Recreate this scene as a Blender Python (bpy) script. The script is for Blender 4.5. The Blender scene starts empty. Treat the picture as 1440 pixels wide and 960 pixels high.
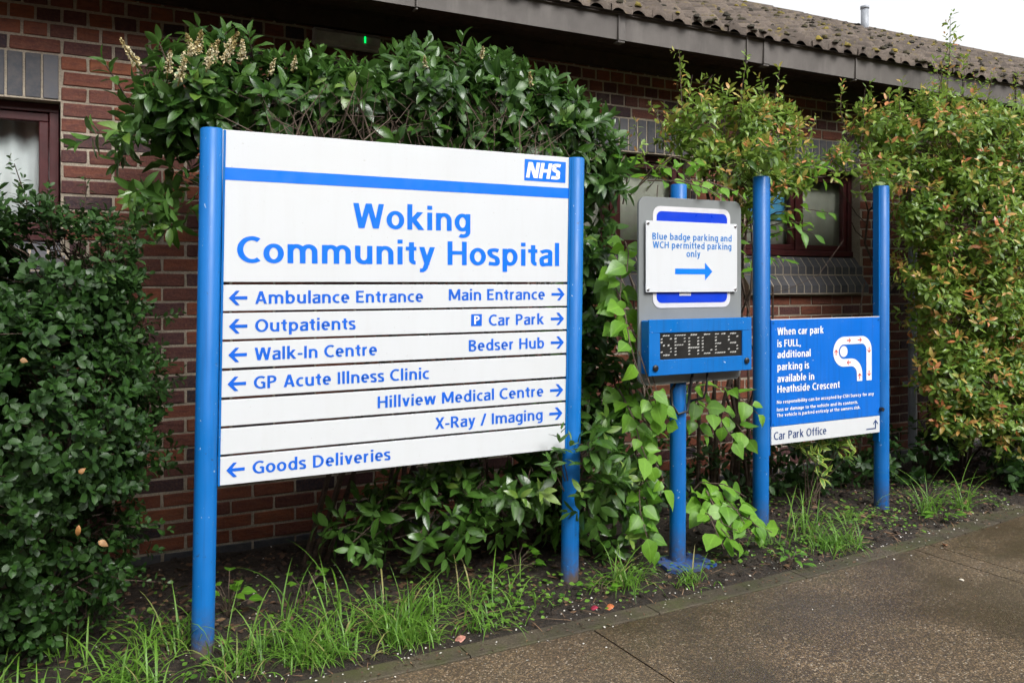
import bpy, math, random
import numpy as np
from mathutils import Vector, Matrix, noise

# ------------------------------------------------------------------ camera, sky, sun, exposure
scene = bpy.context.scene
COL = scene.collection
R = math.radians
cam_data = bpy.data.cameras.new('camera')
cam = bpy.data.objects.new('camera', cam_data)
COL.objects.link(cam)
cam.location = (0, 0, 1.45)
cam.rotation_euler = (R(90), 0, R(-28))
cam_data.sensor_width = 36
cam_data.lens = 36 * 1190 / 1440
cam_data.shift_y = -83 / 1440
cam_data.clip_start = 0.05
cam_data.clip_end = 500
scene.camera = cam

SUN_EL, SUN_AZ = R(44), R(170)          # azimuth measured clockwise from +Y
world = bpy.data.worlds.new('World')
scene.world = world
world.use_nodes = True
wn, wl = world.node_tree.nodes, world.node_tree.links
bg = wn['Background']
sky = wn.new('ShaderNodeTexSky')
sky.sky_type = 'NISHITA'
sky.sun_disc = False
sky.sun_elevation = SUN_EL
sky.sun_rotation = SUN_AZ
sky.air_density = 1.0
sky.dust_density = 4.0
hsv = wn.new('ShaderNodeHueSaturation')
hsv.inputs['Saturation'].default_value = 0.08
wl.new(sky.outputs[0], hsv.inputs['Color'])
wl.new(hsv.outputs[0], bg.inputs['Color'])
bg.inputs['Strength'].default_value = 0.15

sun_data = bpy.data.lights.new('sun', 'SUN')
sun_data.energy = 0.82
sun_data.angle = R(24)
sun_data.color = (1.0, 0.975, 0.945)
sun = bpy.data.objects.new('sun', sun_data)
COL.objects.link(sun)
sd = Vector((math.sin(SUN_AZ) * math.cos(SUN_EL), math.cos(SUN_AZ) * math.cos(SUN_EL), math.sin(SUN_EL)))
sun.rotation_euler = (-sd).to_track_quat('-Z', 'Y').to_euler()

vs = scene.view_settings
vs.view_transform = 'Standard'
vs.look = 'None'
vs.gamma = 1
vs.use_curve_mapping = False
vs.exposure = 1.05
scene.cycles.use_denoising = True
scene.cycles.max_bounces = 6
scene.cycles.diffuse_bounces = 3
scene.cycles.transparent_max_bounces = 6

rng = np.random.default_rng(7)
rnd = random.Random(11)

# ------------------------------------------------------------------ helpers
def nrm(a):
    return a / np.maximum(np.linalg.norm(a, axis=-1, keepdims=True), 1e-9)

ORIGIN = {}

def tag(o, label=None, cat=None, group=None, kind=None):
    for k, v in (('label', label), ('category', cat), ('group', group), ('kind', kind)):
        if v:
            o[k] = v
    return o

def empty(name, loc, label, cat, group=None):
    o = bpy.data.objects.new(name, None)
    o.empty_display_size = 0.1
    COL.objects.link(o)
    o.location = loc
    ORIGIN[o.name] = Vector(loc)
    return tag(o, label, cat, group)

def origin_of(o):
    while o is not None:
        if o.name in ORIGIN:
            return ORIGIN[o.name]
        o = o.parent
    return Vector((0, 0, 0))

def mesh_obj(name, verts, faces, mat, parent=None, smooth=False, attrs=None, uv=None, origin=None):
    verts = np.asarray(verts, dtype=np.float64).reshape(-1, 3)
    if parent is not None:
        verts = verts - np.array(origin_of(parent))
    elif origin is not None:
        verts = verts - np.array(origin)
    me = bpy.data.meshes.new(name)
    if isinstance(faces, np.ndarray):
        nf, k = faces.shape
        me.vertices.add(len(verts))
        me.vertices.foreach_set('co', verts.ravel())
        me.loops.add(nf * k)
        me.loops.foreach_set('vertex_index', faces.ravel().astype(np.int32))
        me.polygons.add(nf)
        me.polygons.foreach_set('loop_start', np.arange(0, nf * k, k, dtype=np.int32))
        me.polygons.foreach_set('loop_total', np.full(nf, k, dtype=np.int32))
        me.update(calc_edges=True)
    else:
        me.from_pydata(verts.tolist(), [], faces)
    if smooth:
        me.polygons.foreach_set('use_smooth', [True] * len(me.polygons))
    if attrs:
        for k, v in attrs.items():
            v = np.asarray(v, dtype=np.float32)
            a = me.attributes.new(k, 'FLOAT', 'POINT')
            a.data.foreach_set('value', v)
    if uv is not None:
        a = me.attributes.new('leaf_uv', 'FLOAT_VECTOR', 'POINT')
        a.data.foreach_set('vector', np.asarray(uv, dtype=np.float32).ravel())
    me.materials.append(mat)
    me.update()
    o = bpy.data.objects.new(name, me)
    COL.objects.link(o)
    if parent is not None:
        o.parent = parent
    elif origin is not None:
        o.location = origin
        ORIGIN[o.name] = Vector(origin)
    return o

class MB:
    """collects shapes, then links them as ONE mesh object"""
    def __init__(self):
        self.v, self.f, self.t = [], [], []
        self.tint = 0.5
    def add(self, vs_, fs_):
        b = len(self.v)
        self.v += [tuple(p) for p in vs_]
        self.t += [self.tint] * len(vs_)
        self.f += [tuple(i + b for i in f) for f in fs_]
        return self
    def box(self, x0, x1, y0, y1, z0, z1, jit=0.0):
        p = [[x, y, z] for z in (z0, z1) for y in (y0, y1) for x in (x0, x1)]
        if jit:
            p = [[c + rnd.uniform(-jit, jit) for c in q] for q in p]
        return self.add(p, [(0, 2, 3, 1), (4, 5, 7, 6), (0, 1, 5, 4), (2, 6, 7, 3), (0, 4, 6, 2), (1, 3, 7, 5)])
    def cbox(self, x0, x1, y0, y1, z0, z1, c):
        """box with chamfered edges"""
        vv, idx = [], {}
        for i, x in enumerate((x0, x1)):
            for j, y in enumerate((y0, y1)):
                for k, z in enumerate((z0, z1)):
                    dx, dy, dz = (c if i == 0 else -c), (c if j == 0 else -c), (c if k == 0 else -c)
                    for a, q in (('x', (x, y + dy, z + dz)), ('y', (x + dx, y, z + dz)), ('z', (x + dx, y + dy, z))):
                        idx[(i, j, k, a)] = len(vv)
                        vv.append(q)
        F = []
        g = lambda i, j, k, a: idx[(i, j, k, a)]
        for i in (0, 1):
            q = [g(i, 0, 0, 'x'), g(i, 1, 0, 'x'), g(i, 1, 1, 'x'), g(i, 0, 1, 'x')]
            F.append(q if i else q[::-1])
            q = [g(0, i, 0, 'y'), g(0, i, 1, 'y'), g(1, i, 1, 'y'), g(1, i, 0, 'y')]
            F.append(q if i else q[::-1])
            q = [g(0, 0, i, 'z'), g(1, 0, i, 'z'), g(1, 1, i, 'z'), g(0, 1, i, 'z')]
            F.append(q if i else q[::-1])
        for i in (0, 1):
            for j in (0, 1):
                for k in (0, 1):
                    q = [g(i, j, k, 'x'), g(i, j, k, 'y'), g(i, j, k, 'z')]
                    F.append(q if (i + j + k) % 2 else q[::-1])
        for i in (0, 1):
            for j in (0, 1):
                q = [g(0, i, j, 'y'), g(1, i, j, 'y'), g(1, i, j, 'z'), g(0, i, j, 'z')]
                F.append(q if (i + j) % 2 == 0 else q[::-1])
                q = [g(i, 0, j, 'x'), g(i, 1, j, 'x'), g(i, 1, j, 'z'), g(i, 0, j, 'z')]
                F.append(q if (i + j) % 2 == 1 else q[::-1])
                q = [g(i, j, 0, 'x'), g(i, j, 1, 'x'), g(i, j, 1, 'y'), g(i, j, 0, 'y')]
                F.append(q if (i + j) % 2 == 0 else q[::-1])
        return self.add(vv, F)
    def tube(self, pts, radii, n=8, caps=True):
        pts = [Vector(p) for p in pts]
        if not hasattr(radii, '__len__'):
            radii = [radii] * len(pts)
        rings = []
        prev = None
        for i, p in enumerate(pts):
            t = (pts[min(i + 1, len(pts) - 1)] - pts[max(i - 1, 0)])
            t = t.normalized() if t.length > 1e-9 else Vector((0, 0, 1))
            if prev is None:
                a = Vector((1, 0, 0)) if abs(t.x) < 0.9 else Vector((0, 1, 0))
                s = t.cross(a).normalized()
            else:
                s = (prev - t * prev.dot(t))
                s = s.normalized() if s.length > 1e-6 else t.orthogonal().normalized()
            prev = s
            b = t.cross(s)
            rings.append([p + (s * math.cos(2 * math.pi * k / n) + b * math.sin(2 * math.pi * k / n)) * radii[i] for k in range(n)])
        V = [q for r_ in rings for q in r_]
        F = []
        for i in range(len(pts) - 1):
            for k in range(n):
                F.append((i * n + k, i * n + (k + 1) % n, (i + 1) * n + (k + 1) % n, (i + 1) * n + k))
        if caps:
            F.append(tuple(range(n))[::-1])
            F.append(tuple((len(pts) - 1) * n + k for k in range(n)))
        return self.add(V, F)
    def prism(self, poly, y0, y1, flip=False):
        """polygon in (x,z) extruded from y0 (front) to y1"""
        n = len(poly)
        V = [(x, y0, z) for x, z in poly] + [(x, y1, z) for x, z in poly]
        F = [tuple(range(n)), tuple(range(2 * n - 1, n - 1, -1))] + [((i + 1) % n, i, n + i, n + (i + 1) % n) for i in range(n)]
        return self.add(V, F)
    def build(self, name, mat, parent=None, smooth=False, origin=None):
        return mesh_obj(name, np.array(self.v), self.f, mat, parent, smooth, {'tint': self.t}, None, origin)

def rrect(x0, x1, z0, z1, r, n=5):
    out = []
    for cx, cz, a0 in ((x1 - r, z0 + r, -90), (x1 - r, z1 - r, 0), (x0 + r, z1 - r, 90), (x0 + r, z0 + r, 180)):
        for k in range(n + 1):
            a = R(a0 + 90 * k / n)
            out.append((cx + r * math.cos(a), cz + r * math.sin(a)))
    return out

# ------------------------------------------------------------------ materials
class NT:
    def __init__(self, name):
        self.m = bpy.data.materials.new(name)
        self.m.use_nodes = True
        self.t = self.m.node_tree
        self.n = self.t.nodes
        self.b = self.n['Principled BSDF']
        self.out = self.n['Material Output']
    def new(self, kind, **kw):
        x = self.n.new('ShaderNode' + kind)
        for k, v in kw.items():
            setattr(x, k, v)
        return x
    def link(self, a, b):
        self.t.links.new(a, b)
    def setin(self, node, key, v):
        if hasattr(v, 'is_linked') or isinstance(v, bpy.types.NodeSocket):
            self.link(v, node.inputs[key])
        else:
            node.inputs[key].default_value = v
    def P(self, key, v):
        self.setin(self.b, key, v)
    def coord(self):
        return self.new('TexCoord').outputs['Object']
    def geo(self):
        return self.new('NewGeometry').outputs['Position']
    def noise(self, vec, scale, detail=4, rough=0.55, dist=0.0):
        x = self.new('TexNoise')
        x.inputs['Scale'].default_value = scale
        x.inputs['Detail'].default_value = detail
        x.inputs['Roughness'].default_value = rough
        x.inputs['Distortion'].default_value = dist
        self.link(vec, x.inputs['Vector'])
        return x.outputs['Fac']
    def voronoi(self, vec, scale, feature='F1'):
        x = self.new('TexVoronoi', feature=feature)
        x.inputs['Scale'].default_value = scale
        self.link(vec, x.inputs['Vector'])
        return x
    def ramp(self, fac, stops, interp='LINEAR'):
        x = self.new('ValToRGB')
        e = x.color_ramp
        e.interpolation = interp
        while len(e.elements) < len(stops):
            e.elements.new(0.5)
        for el, (p, c) in zip(e.elements, stops):
            el.position = p
            el.color = (c, c, c, 1) if not hasattr(c, '__len__') else (*c, 1)
        self.link(fac, x.inputs['Fac'])
        return x.outputs['Color']
    def mix(self, fac, a, b, mode='MIX'):
        x = self.new('Mix', data_type='RGBA', blend_type=mode)
        for key, v in ((0, fac), (6, a), (7, b)):
            if isinstance(v, bpy.types.NodeSocket):
                self.link(v, x.inputs[key])
            else:
                x.inputs[key].default_value = (*v, 1) if hasattr(v, '__len__') else v
        return x.outputs[2]
    def math(self, op, a, b=0.0, clamp=False):
        x = self.new('Math', operation=op, use_clamp=clamp)
        for i, v in enumerate((a, b)):
            if isinstance(v, bpy.types.NodeSocket):
                self.link(v, x.inputs[i])
            else:
                x.inputs[i].default_value = v
        return x.outputs[0]
    def attr(self, name):
        return self.new('Attribute', attribute_name=name)
    def bump(self, h, strength=0.3, dist=0.01):
        x = self.new('Bump')
        x.inputs['Strength'].default_value = strength
        x.inputs['Distance'].default_value = dist
        self.link(h, x.inputs['Height'])
        self.link(x.outputs[0], self.b.inputs['Normal'])
        return x

def mat_plain(name, col, rough=0.5, metal=0.0, var=0.08, scale=8, bump=0.0, coat=0.0):
    m = NT(name)
    c = m.geo()
    n = m.noise(c, scale, 5)
    lo = tuple(x * (1 - var) for x in col)
    hi = tuple(min(1, x * (1 + var)) for x in col)
    m.P('Base Color', m.ramp(n, [(0.3, lo), (0.7, hi)]))
    m.P('Roughness', m.ramp(m.noise(c, scale * 3, 3), [(0.3, max(0, rough - 0.08)), (0.7, min(1, rough + 0.08))]))
    m.P('Metallic', metal)
    m.P('Coat Weight', coat)
    if bump:
        m.bump(m.noise(c, scale * 12, 3), bump, 0.002)
    return m.m

def mat_brick():
    m = NT('brick')
    g = m.geo()
    t = m.attr('tint').outputs['Fac']
    col = m.ramp(t, [(0.0, (0.022, 0.024, 0.034)), (0.10, (0.05, 0.03, 0.034)), (0.16, (0.075, 0.03, 0.03)), (0.40, (0.128, 0.045, 0.031)),
                     (0.62, (0.172, 0.054, 0.031)), (0.85, (0.215, 0.066, 0.033)), (1.0, (0.26, 0.090, 0.044))])
    st = m.new('Mapping')
    st.inputs['Scale'].default_value = (1, 1, 3.5)
    m.link(g, st.inputs['Vector'])
    n1 = m.noise(st.outputs[0], 14, 6, 0.65)
    n2 = m.noise(g, 90, 5, 0.7)
    col = m.mix(m.ramp(n1, [(0.42, 0.0), (0.72, 0.65)]), col, (0.045, 0.022, 0.026))
    col = m.mix(m.ramp(n2, [(0.45, 0.0), (0.8, 0.35)]), col, (0.30, 0.14, 0.08))
    n4 = m.noise(g, 1.6, 6, 0.7)
    col = m.mix(m.ramp(n4, [(0.52, 0.0), (0.75, 0.35)]), col, (0.055, 0.035, 0.028))
    n5 = m.noise(g, 3.7, 6, 0.75)
    col = m.mix(m.ramp(n5, [(0.60, 0.0), (0.80, 0.40)]), col, (0.26, 0.20, 0.16))
    m.P('Base Color', col)
    m.P('Roughness', 0.82)
    m.P('Specular IOR Level', 0.3)
    h = m.math('ADD', m.math('MULTIPLY', n1, 1.4), m.math('MULTIPLY', n2, 0.8))
    m.bump(h, 0.6, 0.006)
    return m.m

def mat_mortar():
    m = NT('mortar')
    g = m.geo()
    n1, n2 = m.noise(g, 3, 5), m.noise(g, 120, 4, 0.7)
    col = m.ramp(n1, [(0.3, (0.24, 0.20, 0.15)), (0.7, (0.50, 0.43, 0.335))])
    col = m.mix(m.ramp(n2, [(0.35, 0.5), (0.6, 0.0)]), col, (0.12, 0.10, 0.08))
    m.P('Base Color', col)
    m.P('Roughness', 0.95)
    m.bump(n2, 0.8, 0.006)
    return m.m

def mat_blue_brick():
    m = NT('engineering_brick')
    g = m.geo()
    t = m.attr('tint').outputs['Fac']
    n = m.noise(g, 30, 5, 0.6)
    col = m.mix(t, (0.035, 0.038, 0.048), (0.085, 0.085, 0.098))
    col = m.mix(m.ramp(n, [(0.4, 0.0), (0.75, 0.6)]), col, (0.11, 0.095, 0.085))
    m.P('Base Color', col)
    m.P('Roughness', 0.6)
    m.bump(n, 0.3, 0.003)
    return m.m

def mat_tile():
    m = NT('roof_tile')
    g = m.geo()
    t = m.attr('tint').outputs['Fac']
    n1, n2, n3 = m.noise(g, 2.2, 5), m.noise(g, 40, 5, 0.7), m.noise(g, 9, 6, 0.7)
    col = m.mix(t, (0.062, 0.047, 0.037), (0.135, 0.105, 0.083))
    col = m.mix(m.ramp(n3, [(0.45, 0.0), (0.7, 0.7)]), col, (0.035, 0.028, 0.022))
    col = m.mix(m.ramp(n2, [(0.58, 0.0), (0.75, 0.6)]), col, (0.20, 0.18, 0.15))
    lich = m.math('MULTIPLY', m.ramp(n1, [(0.45, 0.0), (0.65, 1.0)]), m.ramp(m.noise(g, 16, 5, 0.65), [(0.55, 0.0), (0.66, 0.8)]))
    col = m.mix(lich, col, (0.17, 0.125, 0.025))
    m.P('Base Color', col)
    m.P('Roughness', 0.9)
    m.bump(n2, 0.7, 0.008)
    return m.m

def mat_paint(name, col, rough=0.35, chips=0.0, rust_z=None, streak=0.25):
    m = NT(name)
    g = m.geo()
    st = m.new('Mapping')
    st.inputs['Scale'].default_value = (1, 1, 0.12)
    m.link(g, st.inputs['Vector'])
    ns = m.noise(st.outputs[0], 26, 5, 0.6)
    nb = m.noise(g, 5, 4)
    dull = tuple(0.72 * c + 0.022 for c in col)
    c = m.mix(m.ramp(ns, [(0.35, 0.0), (0.8, streak)]), col, dull)
    c = m.mix(m.ramp(nb, [(0.4, 0.0), (0.8, streak * 1.2)]), c, tuple(min(1, x * 1.25 + 0.012) for x in col))
    if chips:
        v = m.noise(g, 55, 3, 0.6)
        c = m.mix(m.ramp(v, [(0.70, 0.0), (0.715, chips)]), c, (0.50, 0.56, 0.62))
        v2 = m.noise(g, 31, 3, 0.6)
        c = m.mix(m.ramp(v2, [(0.69, 0.0), (0.73, chips)]), c, (0.03, 0.05, 0.09))
        st2 = m.new('Mapping')
        st2.inputs['Scale'].default_value = (1, 1, 0.035)
        m.link(g, st2.inputs['Vector'])
        c = m.mix(m.ramp(m.noise(st2.outputs[0], 60, 3, 0.6), [(0.52, 0.0), (0.75, 0.45)]), c, tuple(x * 0.45 + 0.012 for x in col))
        sp_ = m.new('SeparateXYZ')
        m.link(g, sp_.inputs[0])
        mud = m.math('SUBTRACT', 1.0, m.math('MULTIPLY', sp_.outputs['Z'], 4.5), True)
        mud = m.math('MULTIPLY', mud, m.ramp(m.noise(g, 38, 5, 0.75), [(0.34, 0.0), (0.54, 0.9)]))
        c = m.mix(mud, c, (0.075, 0.06, 0.045))
    if rust_z is not None:
        sep = m.new('SeparateXYZ')
        m.link(g, sep.inputs[0])
        h = m.math('SUBTRACT', rust_z, sep.outputs['Z'])
        h = m.math('ADD', h, m.math('MULTIPLY', m.math('SUBTRACT', m.noise(g, 22, 4), 0.5), 0.16))
        c = m.mix(m.ramp(m.math('MULTIPLY', h, 12, True), [(0.0, 0.0), (0.7, 1.0)]), c, (0.10, 0.075, 0.06))
    m.P('Base Color', c)
    m.P('Specular IOR Level', 0.32)
    m.P('Roughness', m.ramp(nb, [(0.3, rough - 0.06), (0.7, rough + 0.16)]))
    m.bump(m.noise(g, 160, 2), 0.05, 0.001)
    return m.m

def mat_leaf(name, dark, light, tip=None, rough=0.34, rough_v=0.1, rib=0.35, trans=0.28, edge=None, spec=0.5):
    m = NT(name)
    t = m.attr('tint').outputs['Fac']
    uvn = m.new('SeparateXYZ')
    m.link(m.attr('leaf_uv').outputs['Vector'], uvn.inputs[0])
    if tip is not None:
        c = m.ramp(t, [(0.0, dark), (0.45, light), (0.62, light)] + [(p, q) for p, q in tip])
    else:
        c = m.ramp(t, [(0.0, dark), (1.0, light)])
    g = m.geo()
    c = m.mix(m.ramp(m.noise(g, 60, 4), [(0.35, 0.0), (0.75, 0.3)]), c, tuple(x * 0.5 for x in dark))
    mid = m.math('ABSOLUTE', uvn.outputs['X'])
    lightc = tuple(min(1, x * 1.6 + 0.02) for x in light)
    c = m.mix(m.ramp(mid, [(0.03, rib), (0.12, 0.0)]), c, lightc)
    if edge is not None:
        c = m.mix(m.ramp(mid, [(0.55, 0.0), (0.75, 1.0)]), c, edge)
    geo = m.new('NewGeometry')
    c = m.mix(geo.outputs['Backfacing'], c, m.mix(0.5, c, lightc))
    m.P('Base Color', c)
    m.P('Roughness', m.ramp(m.attr('rough').outputs['Fac'], [(0.0, rough - rough_v), (1.0, rough + rough_v * 1.5)]))
    m.P('Specular IOR Level', spec)
    v = m.math('SINE', m.math('ADD', m.math('MULTIPLY', uvn.outputs['Y'], 44.0), m.math('MULTIPLY', mid, -9.0)))
    m.bump(m.math('ADD', m.math('MULTIPLY', v, 0.3), m.noise(g, 130, 2)), 0.16, 0.002)
    tr = m.new('BsdfTranslucent')
    m.link(m.mix(0.5, c, lightc), tr.inputs['Color'])
    mx = m.new('MixShader')
    mx.inputs[0].default_value = trans
    m.link(m.b.outputs[0], mx.inputs[1])
    m.link(tr.outputs[0], mx.inputs[2])
    m.link(mx.outputs[0], m.out.inputs['Surface'])
    return m.m

def mat_soil():
    m = NT('soil')
    g = m.geo()
    n1, n2, n3 = m.noise(g, 5, 6, 0.65), m.noise(g, 45, 6, 0.7), m.noise(g, 200, 3)
    c = m.ramp(n2, [(0.3, (0.010, 0.007, 0.005)), (0.55, (0.034, 0.023, 0.015)), (0.72, (0.095, 0.064, 0.042))])
    c = m.mix(m.ramp(n1, [(0.4, 0.0), (0.7, 0.5)]), c, (0.03, 0.022, 0.015))
    m.P('Base Color', c)
    m.P('Roughness', 0.85)
    m.bump(m.math('ADD', n2, m.math('MULTIPLY', n3, 0.5)), 1.0, 0.02)
    return m.m

def mat_pavement():
    m = NT('exposed_aggregate_paving')
    g = m.geo()
    v1 = m.voronoi(g, 150)
    v2 = m.voronoi(g, 75)
    n1, n2 = m.noise(g, 1.1, 6, 0.62, 0.4), m.noise(g, 260, 3)
    n3 = m.noise(g, 3.5, 5, 0.6)
    sep = m.new('SeparateColor')
    m.link(v1.outputs['Color'], sep.inputs[0])
    c = m.ramp(sep.outputs[0], [(0.0, (0.050, 0.034, 0.020)), (0.35, (0.088, 0.061, 0.036)), (0.62, (0.132, 0.092, 0.053)), (0.80, (0.19, 0.125, 0.062)), (0.93, (0.28, 0.195, 0.115)), (1.0, (0.38, 0.32, 0.24))])
    sep2 = m.new('SeparateColor')
    m.link(v2.outputs['Color'], sep2.inputs[0])
    big = m.math('MULTIPLY', m.ramp(sep2.outputs[1], [(0.955, 0.0), (0.965, 1.0)]), m.ramp(v2.outputs['Distance'], [(0.28, 1.0), (0.36, 0.0)]))
    c = m.mix(big, c, m.ramp(sep2.outputs[0], [(0.0, (0.28, 0.15, 0.06)), (0.5, (0.32, 0.27, 0.2)), (1.0, (0.42, 0.38, 0.32))]))
    c = m.mix(m.ramp(v1.outputs['Distance'], [(0.4, 0.0), (0.75, 0.6)]), c, (0.040, 0.029, 0.019))
    damp = m.ramp(n1, [(0.40, 1.0), (0.60, 0.0)])
    c = m.mix(m.math('MULTIPLY', damp, 0.68), c, (0.040, 0.028, 0.017))
    c = m.mix(m.ramp(n3, [(0.56, 0.0), (0.75, 0.35)]), c, (0.042, 0.042, 0.016))
    c = m.mix(m.ramp(m.noise(g, 0.7, 4, 0.6), [(0.35, 0.25), (0.6, 0.0)]), c, (0.12, 0.098, 0.072))
    m.P('Base Color', c)
    m.P('Roughness', m.ramp(m.math('ADD', m.math('MULTIPLY', n1, 0.6), m.math('MULTIPLY', n2, 0.4)), [(0.38, 0.27), (0.62, 0.62)]))
    m.P('Specular IOR Level', 0.45)
    m.bump(m.math('SUBTRACT', 1.0, v1.outputs['Distance']), 0.45, 0.004)
    return m.m

def mat_edging():
    m = NT('mossy_concrete')
    g = m.geo()
    n1, n2, n3 = m.noise(g, 6, 6, 0.65), m.noise(g, 130, 4, 0.7), m.noise(g, 2.4, 5)
    c = m.ramp(n2, [(0.25, (0.036, 0.028, 0.017)), (0.55, (0.080, 0.063, 0.040)), (0.75, (0.17, 0.14, 0.10))])
    c = m.mix(m.ramp(n1, [(0.44, 0.0), (0.62, 0.8)]), c, (0.055, 0.060, 0.014))
    c = m.mix(m.ramp(n3, [(0.4, 0.5), (0.6, 0.0)]), c, (0.028, 0.022, 0.014))
    m.P('Base Color', c)
    m.P('Roughness', 0.72)
    m.bump(n2, 0.6, 0.005)
    return m.m

def mat_fascia():
    m = NT('weathered_metal_gutter')
    g = m.geo()
    n1, n2 = m.noise(g, 3, 6, 0.65), m.noise(g, 30, 5, 0.7)
    st = m.new('Mapping')
    st.inputs['Scale'].default_value = (1, 1, 0.2)
    m.link(g, st.inputs['Vector'])
    n3 = m.noise(st.outputs[0], 14, 5, 0.6)
    c = m.ramp(n1, [(0.3, (0.075, 0.066, 0.060)), (0.7, (0.125, 0.112, 0.102))])
    c = m.mix(m.ramp(n3, [(0.5, 0.0), (0.8, 0.55)]), c, (0.18, 0.165, 0.15))
    c = m.mix(m.ramp(n2, [(0.6, 0.0), (0.8, 0.4)]), c, (0.03, 0.026, 0.022))
    m.P('Base Color', c)
    m.P('Roughness', 0.6)
    return m.m

def mat_glass():
    m = NT('window_glass')
    lw = m.new('LayerWeight')
    lw.inputs['Blend'].default_value = 0.5
    fr = m.math('ADD', m.math('MULTIPLY', m.math('POWER', lw.outputs['Facing'], 5.0), 0.9), 0.05)
    gl = m.new('BsdfGlossy')
    gl.inputs['Roughness'].default_value = 0.02
    tr = m.new('BsdfTransparent')
    tr.inputs['Color'].default_value = (0.95, 0.97, 0.96, 1)
    mx = m.new('MixShader')
    m.link(fr, mx.inputs[0])
    m.link(tr.outputs[0], mx.inputs[1])
    m.link(gl.outputs[0], mx.inputs[2])
    m.link(mx.outputs[0], m.out.inputs['Surface'])
    return m.m

def mat_tinted(name, stops, rough=0.8, scale=80):
    m = NT(name)
    g = m.geo()
    c = m.ramp(m.attr('tint').outputs['Fac'], stops)
    c = m.mix(m.ramp(m.noise(g, scale, 4), [(0.35, 0.35), (0.65, 0.0)]), c, tuple(x * 0.4 for x in stops[0][1]))
    m.P('Base Color', c)
    m.P('Roughness', rough)
    m.bump(m.noise(g, scale * 2, 3), 0.3, 0.003)
    return m.m

M_BRICK, M_MORTAR, M_BLUEBRICK, M_TILE = mat_brick(), mat_mortar(), mat_blue_brick(), mat_tile()
M_SOIL, M_PAVE, M_EDGE, M_FASCIA, M_GLASS = mat_soil(), mat_pavement(), mat_edging(), mat_fascia(), mat_glass()
M_POST = mat_paint('blue_post_paint', (0.0, 0.128, 0.42), 0.36, 0.6, 0.10)
M_POST2 = mat_paint('blue_pole_paint', (0.0, 0.112, 0.38), 0.34, 0.5)
M_BOXBLUE = mat_paint('blue_cabinet_paint', (0.0, 0.135, 0.46), 0.4, 0.7)
def mat_sign_white():
    m = NT('white_sign_face')
    g = m.geo()
    st = m.new('Mapping')
    st.inputs['Scale'].default_value = (1, 1, 0.09)
    m.link(g, st.inputs['Vector'])
    c = m.mix(m.ramp(m.noise(st.outputs[0], 17, 6, 0.65), [(0.50, 0.0), (0.78, 0.16)]), (0.61, 0.635, 0.655), (0.50, 0.50, 0.48))
    c = m.mix(m.ramp(m.noise(g, 2.2, 5, 0.6), [(0.45, 0.0), (0.75, 0.16)]), c, (0.54, 0.54, 0.50))
    c = m.mix(m.ramp(m.noise(g, 85, 3, 0.6), [(0.70, 0.0), (0.74, 0.5)]), c, (0.36, 0.35, 0.31))
    m.P('Base Color', c)
    m.P('Roughness', m.ramp(m.noise(g, 4, 4), [(0.3, 0.30), (0.7, 0.48)]))
    return m.m
M_WHITE = mat_sign_white()
M_BLUEFACE = mat_paint('blue_sign_face', (0.0, 0.135, 0.58), 0.36, 0.3, None, 0.15)
M_LET = mat_plain('blue_lettering', (0.003, 0.115, 0.62), 0.4, var=0.05)
M_LETBIG = mat_plain('bright_blue_lettering', (0.0, 0.155, 0.80), 0.4, var=0.04)
M_LETSKY = mat_plain('faded_blue_lettering', (0.03, 0.20, 0.56), 0.5, var=0.05)
M_ARROW = mat_plain('bright_blue_arrow', (0.0, 0.19, 0.83), 0.4, var=0.04)
M_LETNAVY = mat_plain('navy_lettering', (0.012, 0.045, 0.17), 0.5, var=0.1)
M_LETWHITE = mat_plain('white_lettering', (0.80, 0.80, 0.80), 0.4, var=0.03)
M_RED = mat_plain('red_arrows', (0.62, 0.05, 0.05), 0.5)
M_GREY = mat_paint('grey_sign_plate', (0.20, 0.215, 0.215), 0.5, 0, None, 0.3)
M_ROYAL = mat_plain('royal_blue_sign', (0.003, 0.045, 0.55), 0.35, var=0.05)
M_BORDER = mat_plain('reflective_white_border', (0.60, 0.60, 0.62), 0.45)
M_SCREEN = mat_plain('display_black', (0.018, 0.018, 0.017), 0.35)
M_DOT = mat_plain('display_pixel', (0.40, 0.40, 0.38), 0.5)
M_BLACK = mat_plain('black_plastic', (0.012, 0.012, 0.012), 0.4)
M_STEEL = mat_plain('steel', (0.45, 0.45, 0.45), 0.35, 1.0)
M_FRAME = mat_plain('maroon_window_frame', (0.058, 0.010, 0.011), 0.45, var=0.25, scale=12)
M_SOFFIT = mat_plain('dark_brown_soffit', (0.035, 0.018, 0.012), 0.7, var=0.4, scale=10)
M_CURTAIN = mat_plain('pale_curtain', (0.72, 0.73, 0.75), 0.9)
M_BLIND = mat_plain('grey_blind', (0.40, 0.385, 0.33), 0.9)
M_YELLOW = mat_plain('yellow_curtain', (0.55, 0.32, 0.06), 0.9)
M_POSTER = mat_plain('pale_blue_poster', (0.10, 0.36, 0.62), 0.5)
M_PIPE = mat_plain('grey_pipe', (0.28, 0.30, 0.33), 0.5, var=0.2)
M_LIGHT = mat_plain('pale_light_fitting', (0.34, 0.34, 0.32), 0.5, var=0.3, scale=14)
M_ROOM = mat_plain('dim_room', (0.25, 0.22, 0.19), 0.9)
M_BARK = mat_plain('brown_bark', (0.075, 0.05, 0.036), 0.85, var=0.5, scale=40, bump=0.4)
M_TWIG = mat_plain('pale_twig', (0.10, 0.07, 0.05), 0.85, var=0.4, scale=30)
M_MOSS = mat_tinted('moss', [(0.0, (0.026, 0.022, 0.014)), (0.45, (0.05, 0.042, 0.016)), (0.75, (0.13, 0.105, 0.022)), (1.0, (0.25, 0.19, 0.03))], 0.95)

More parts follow.
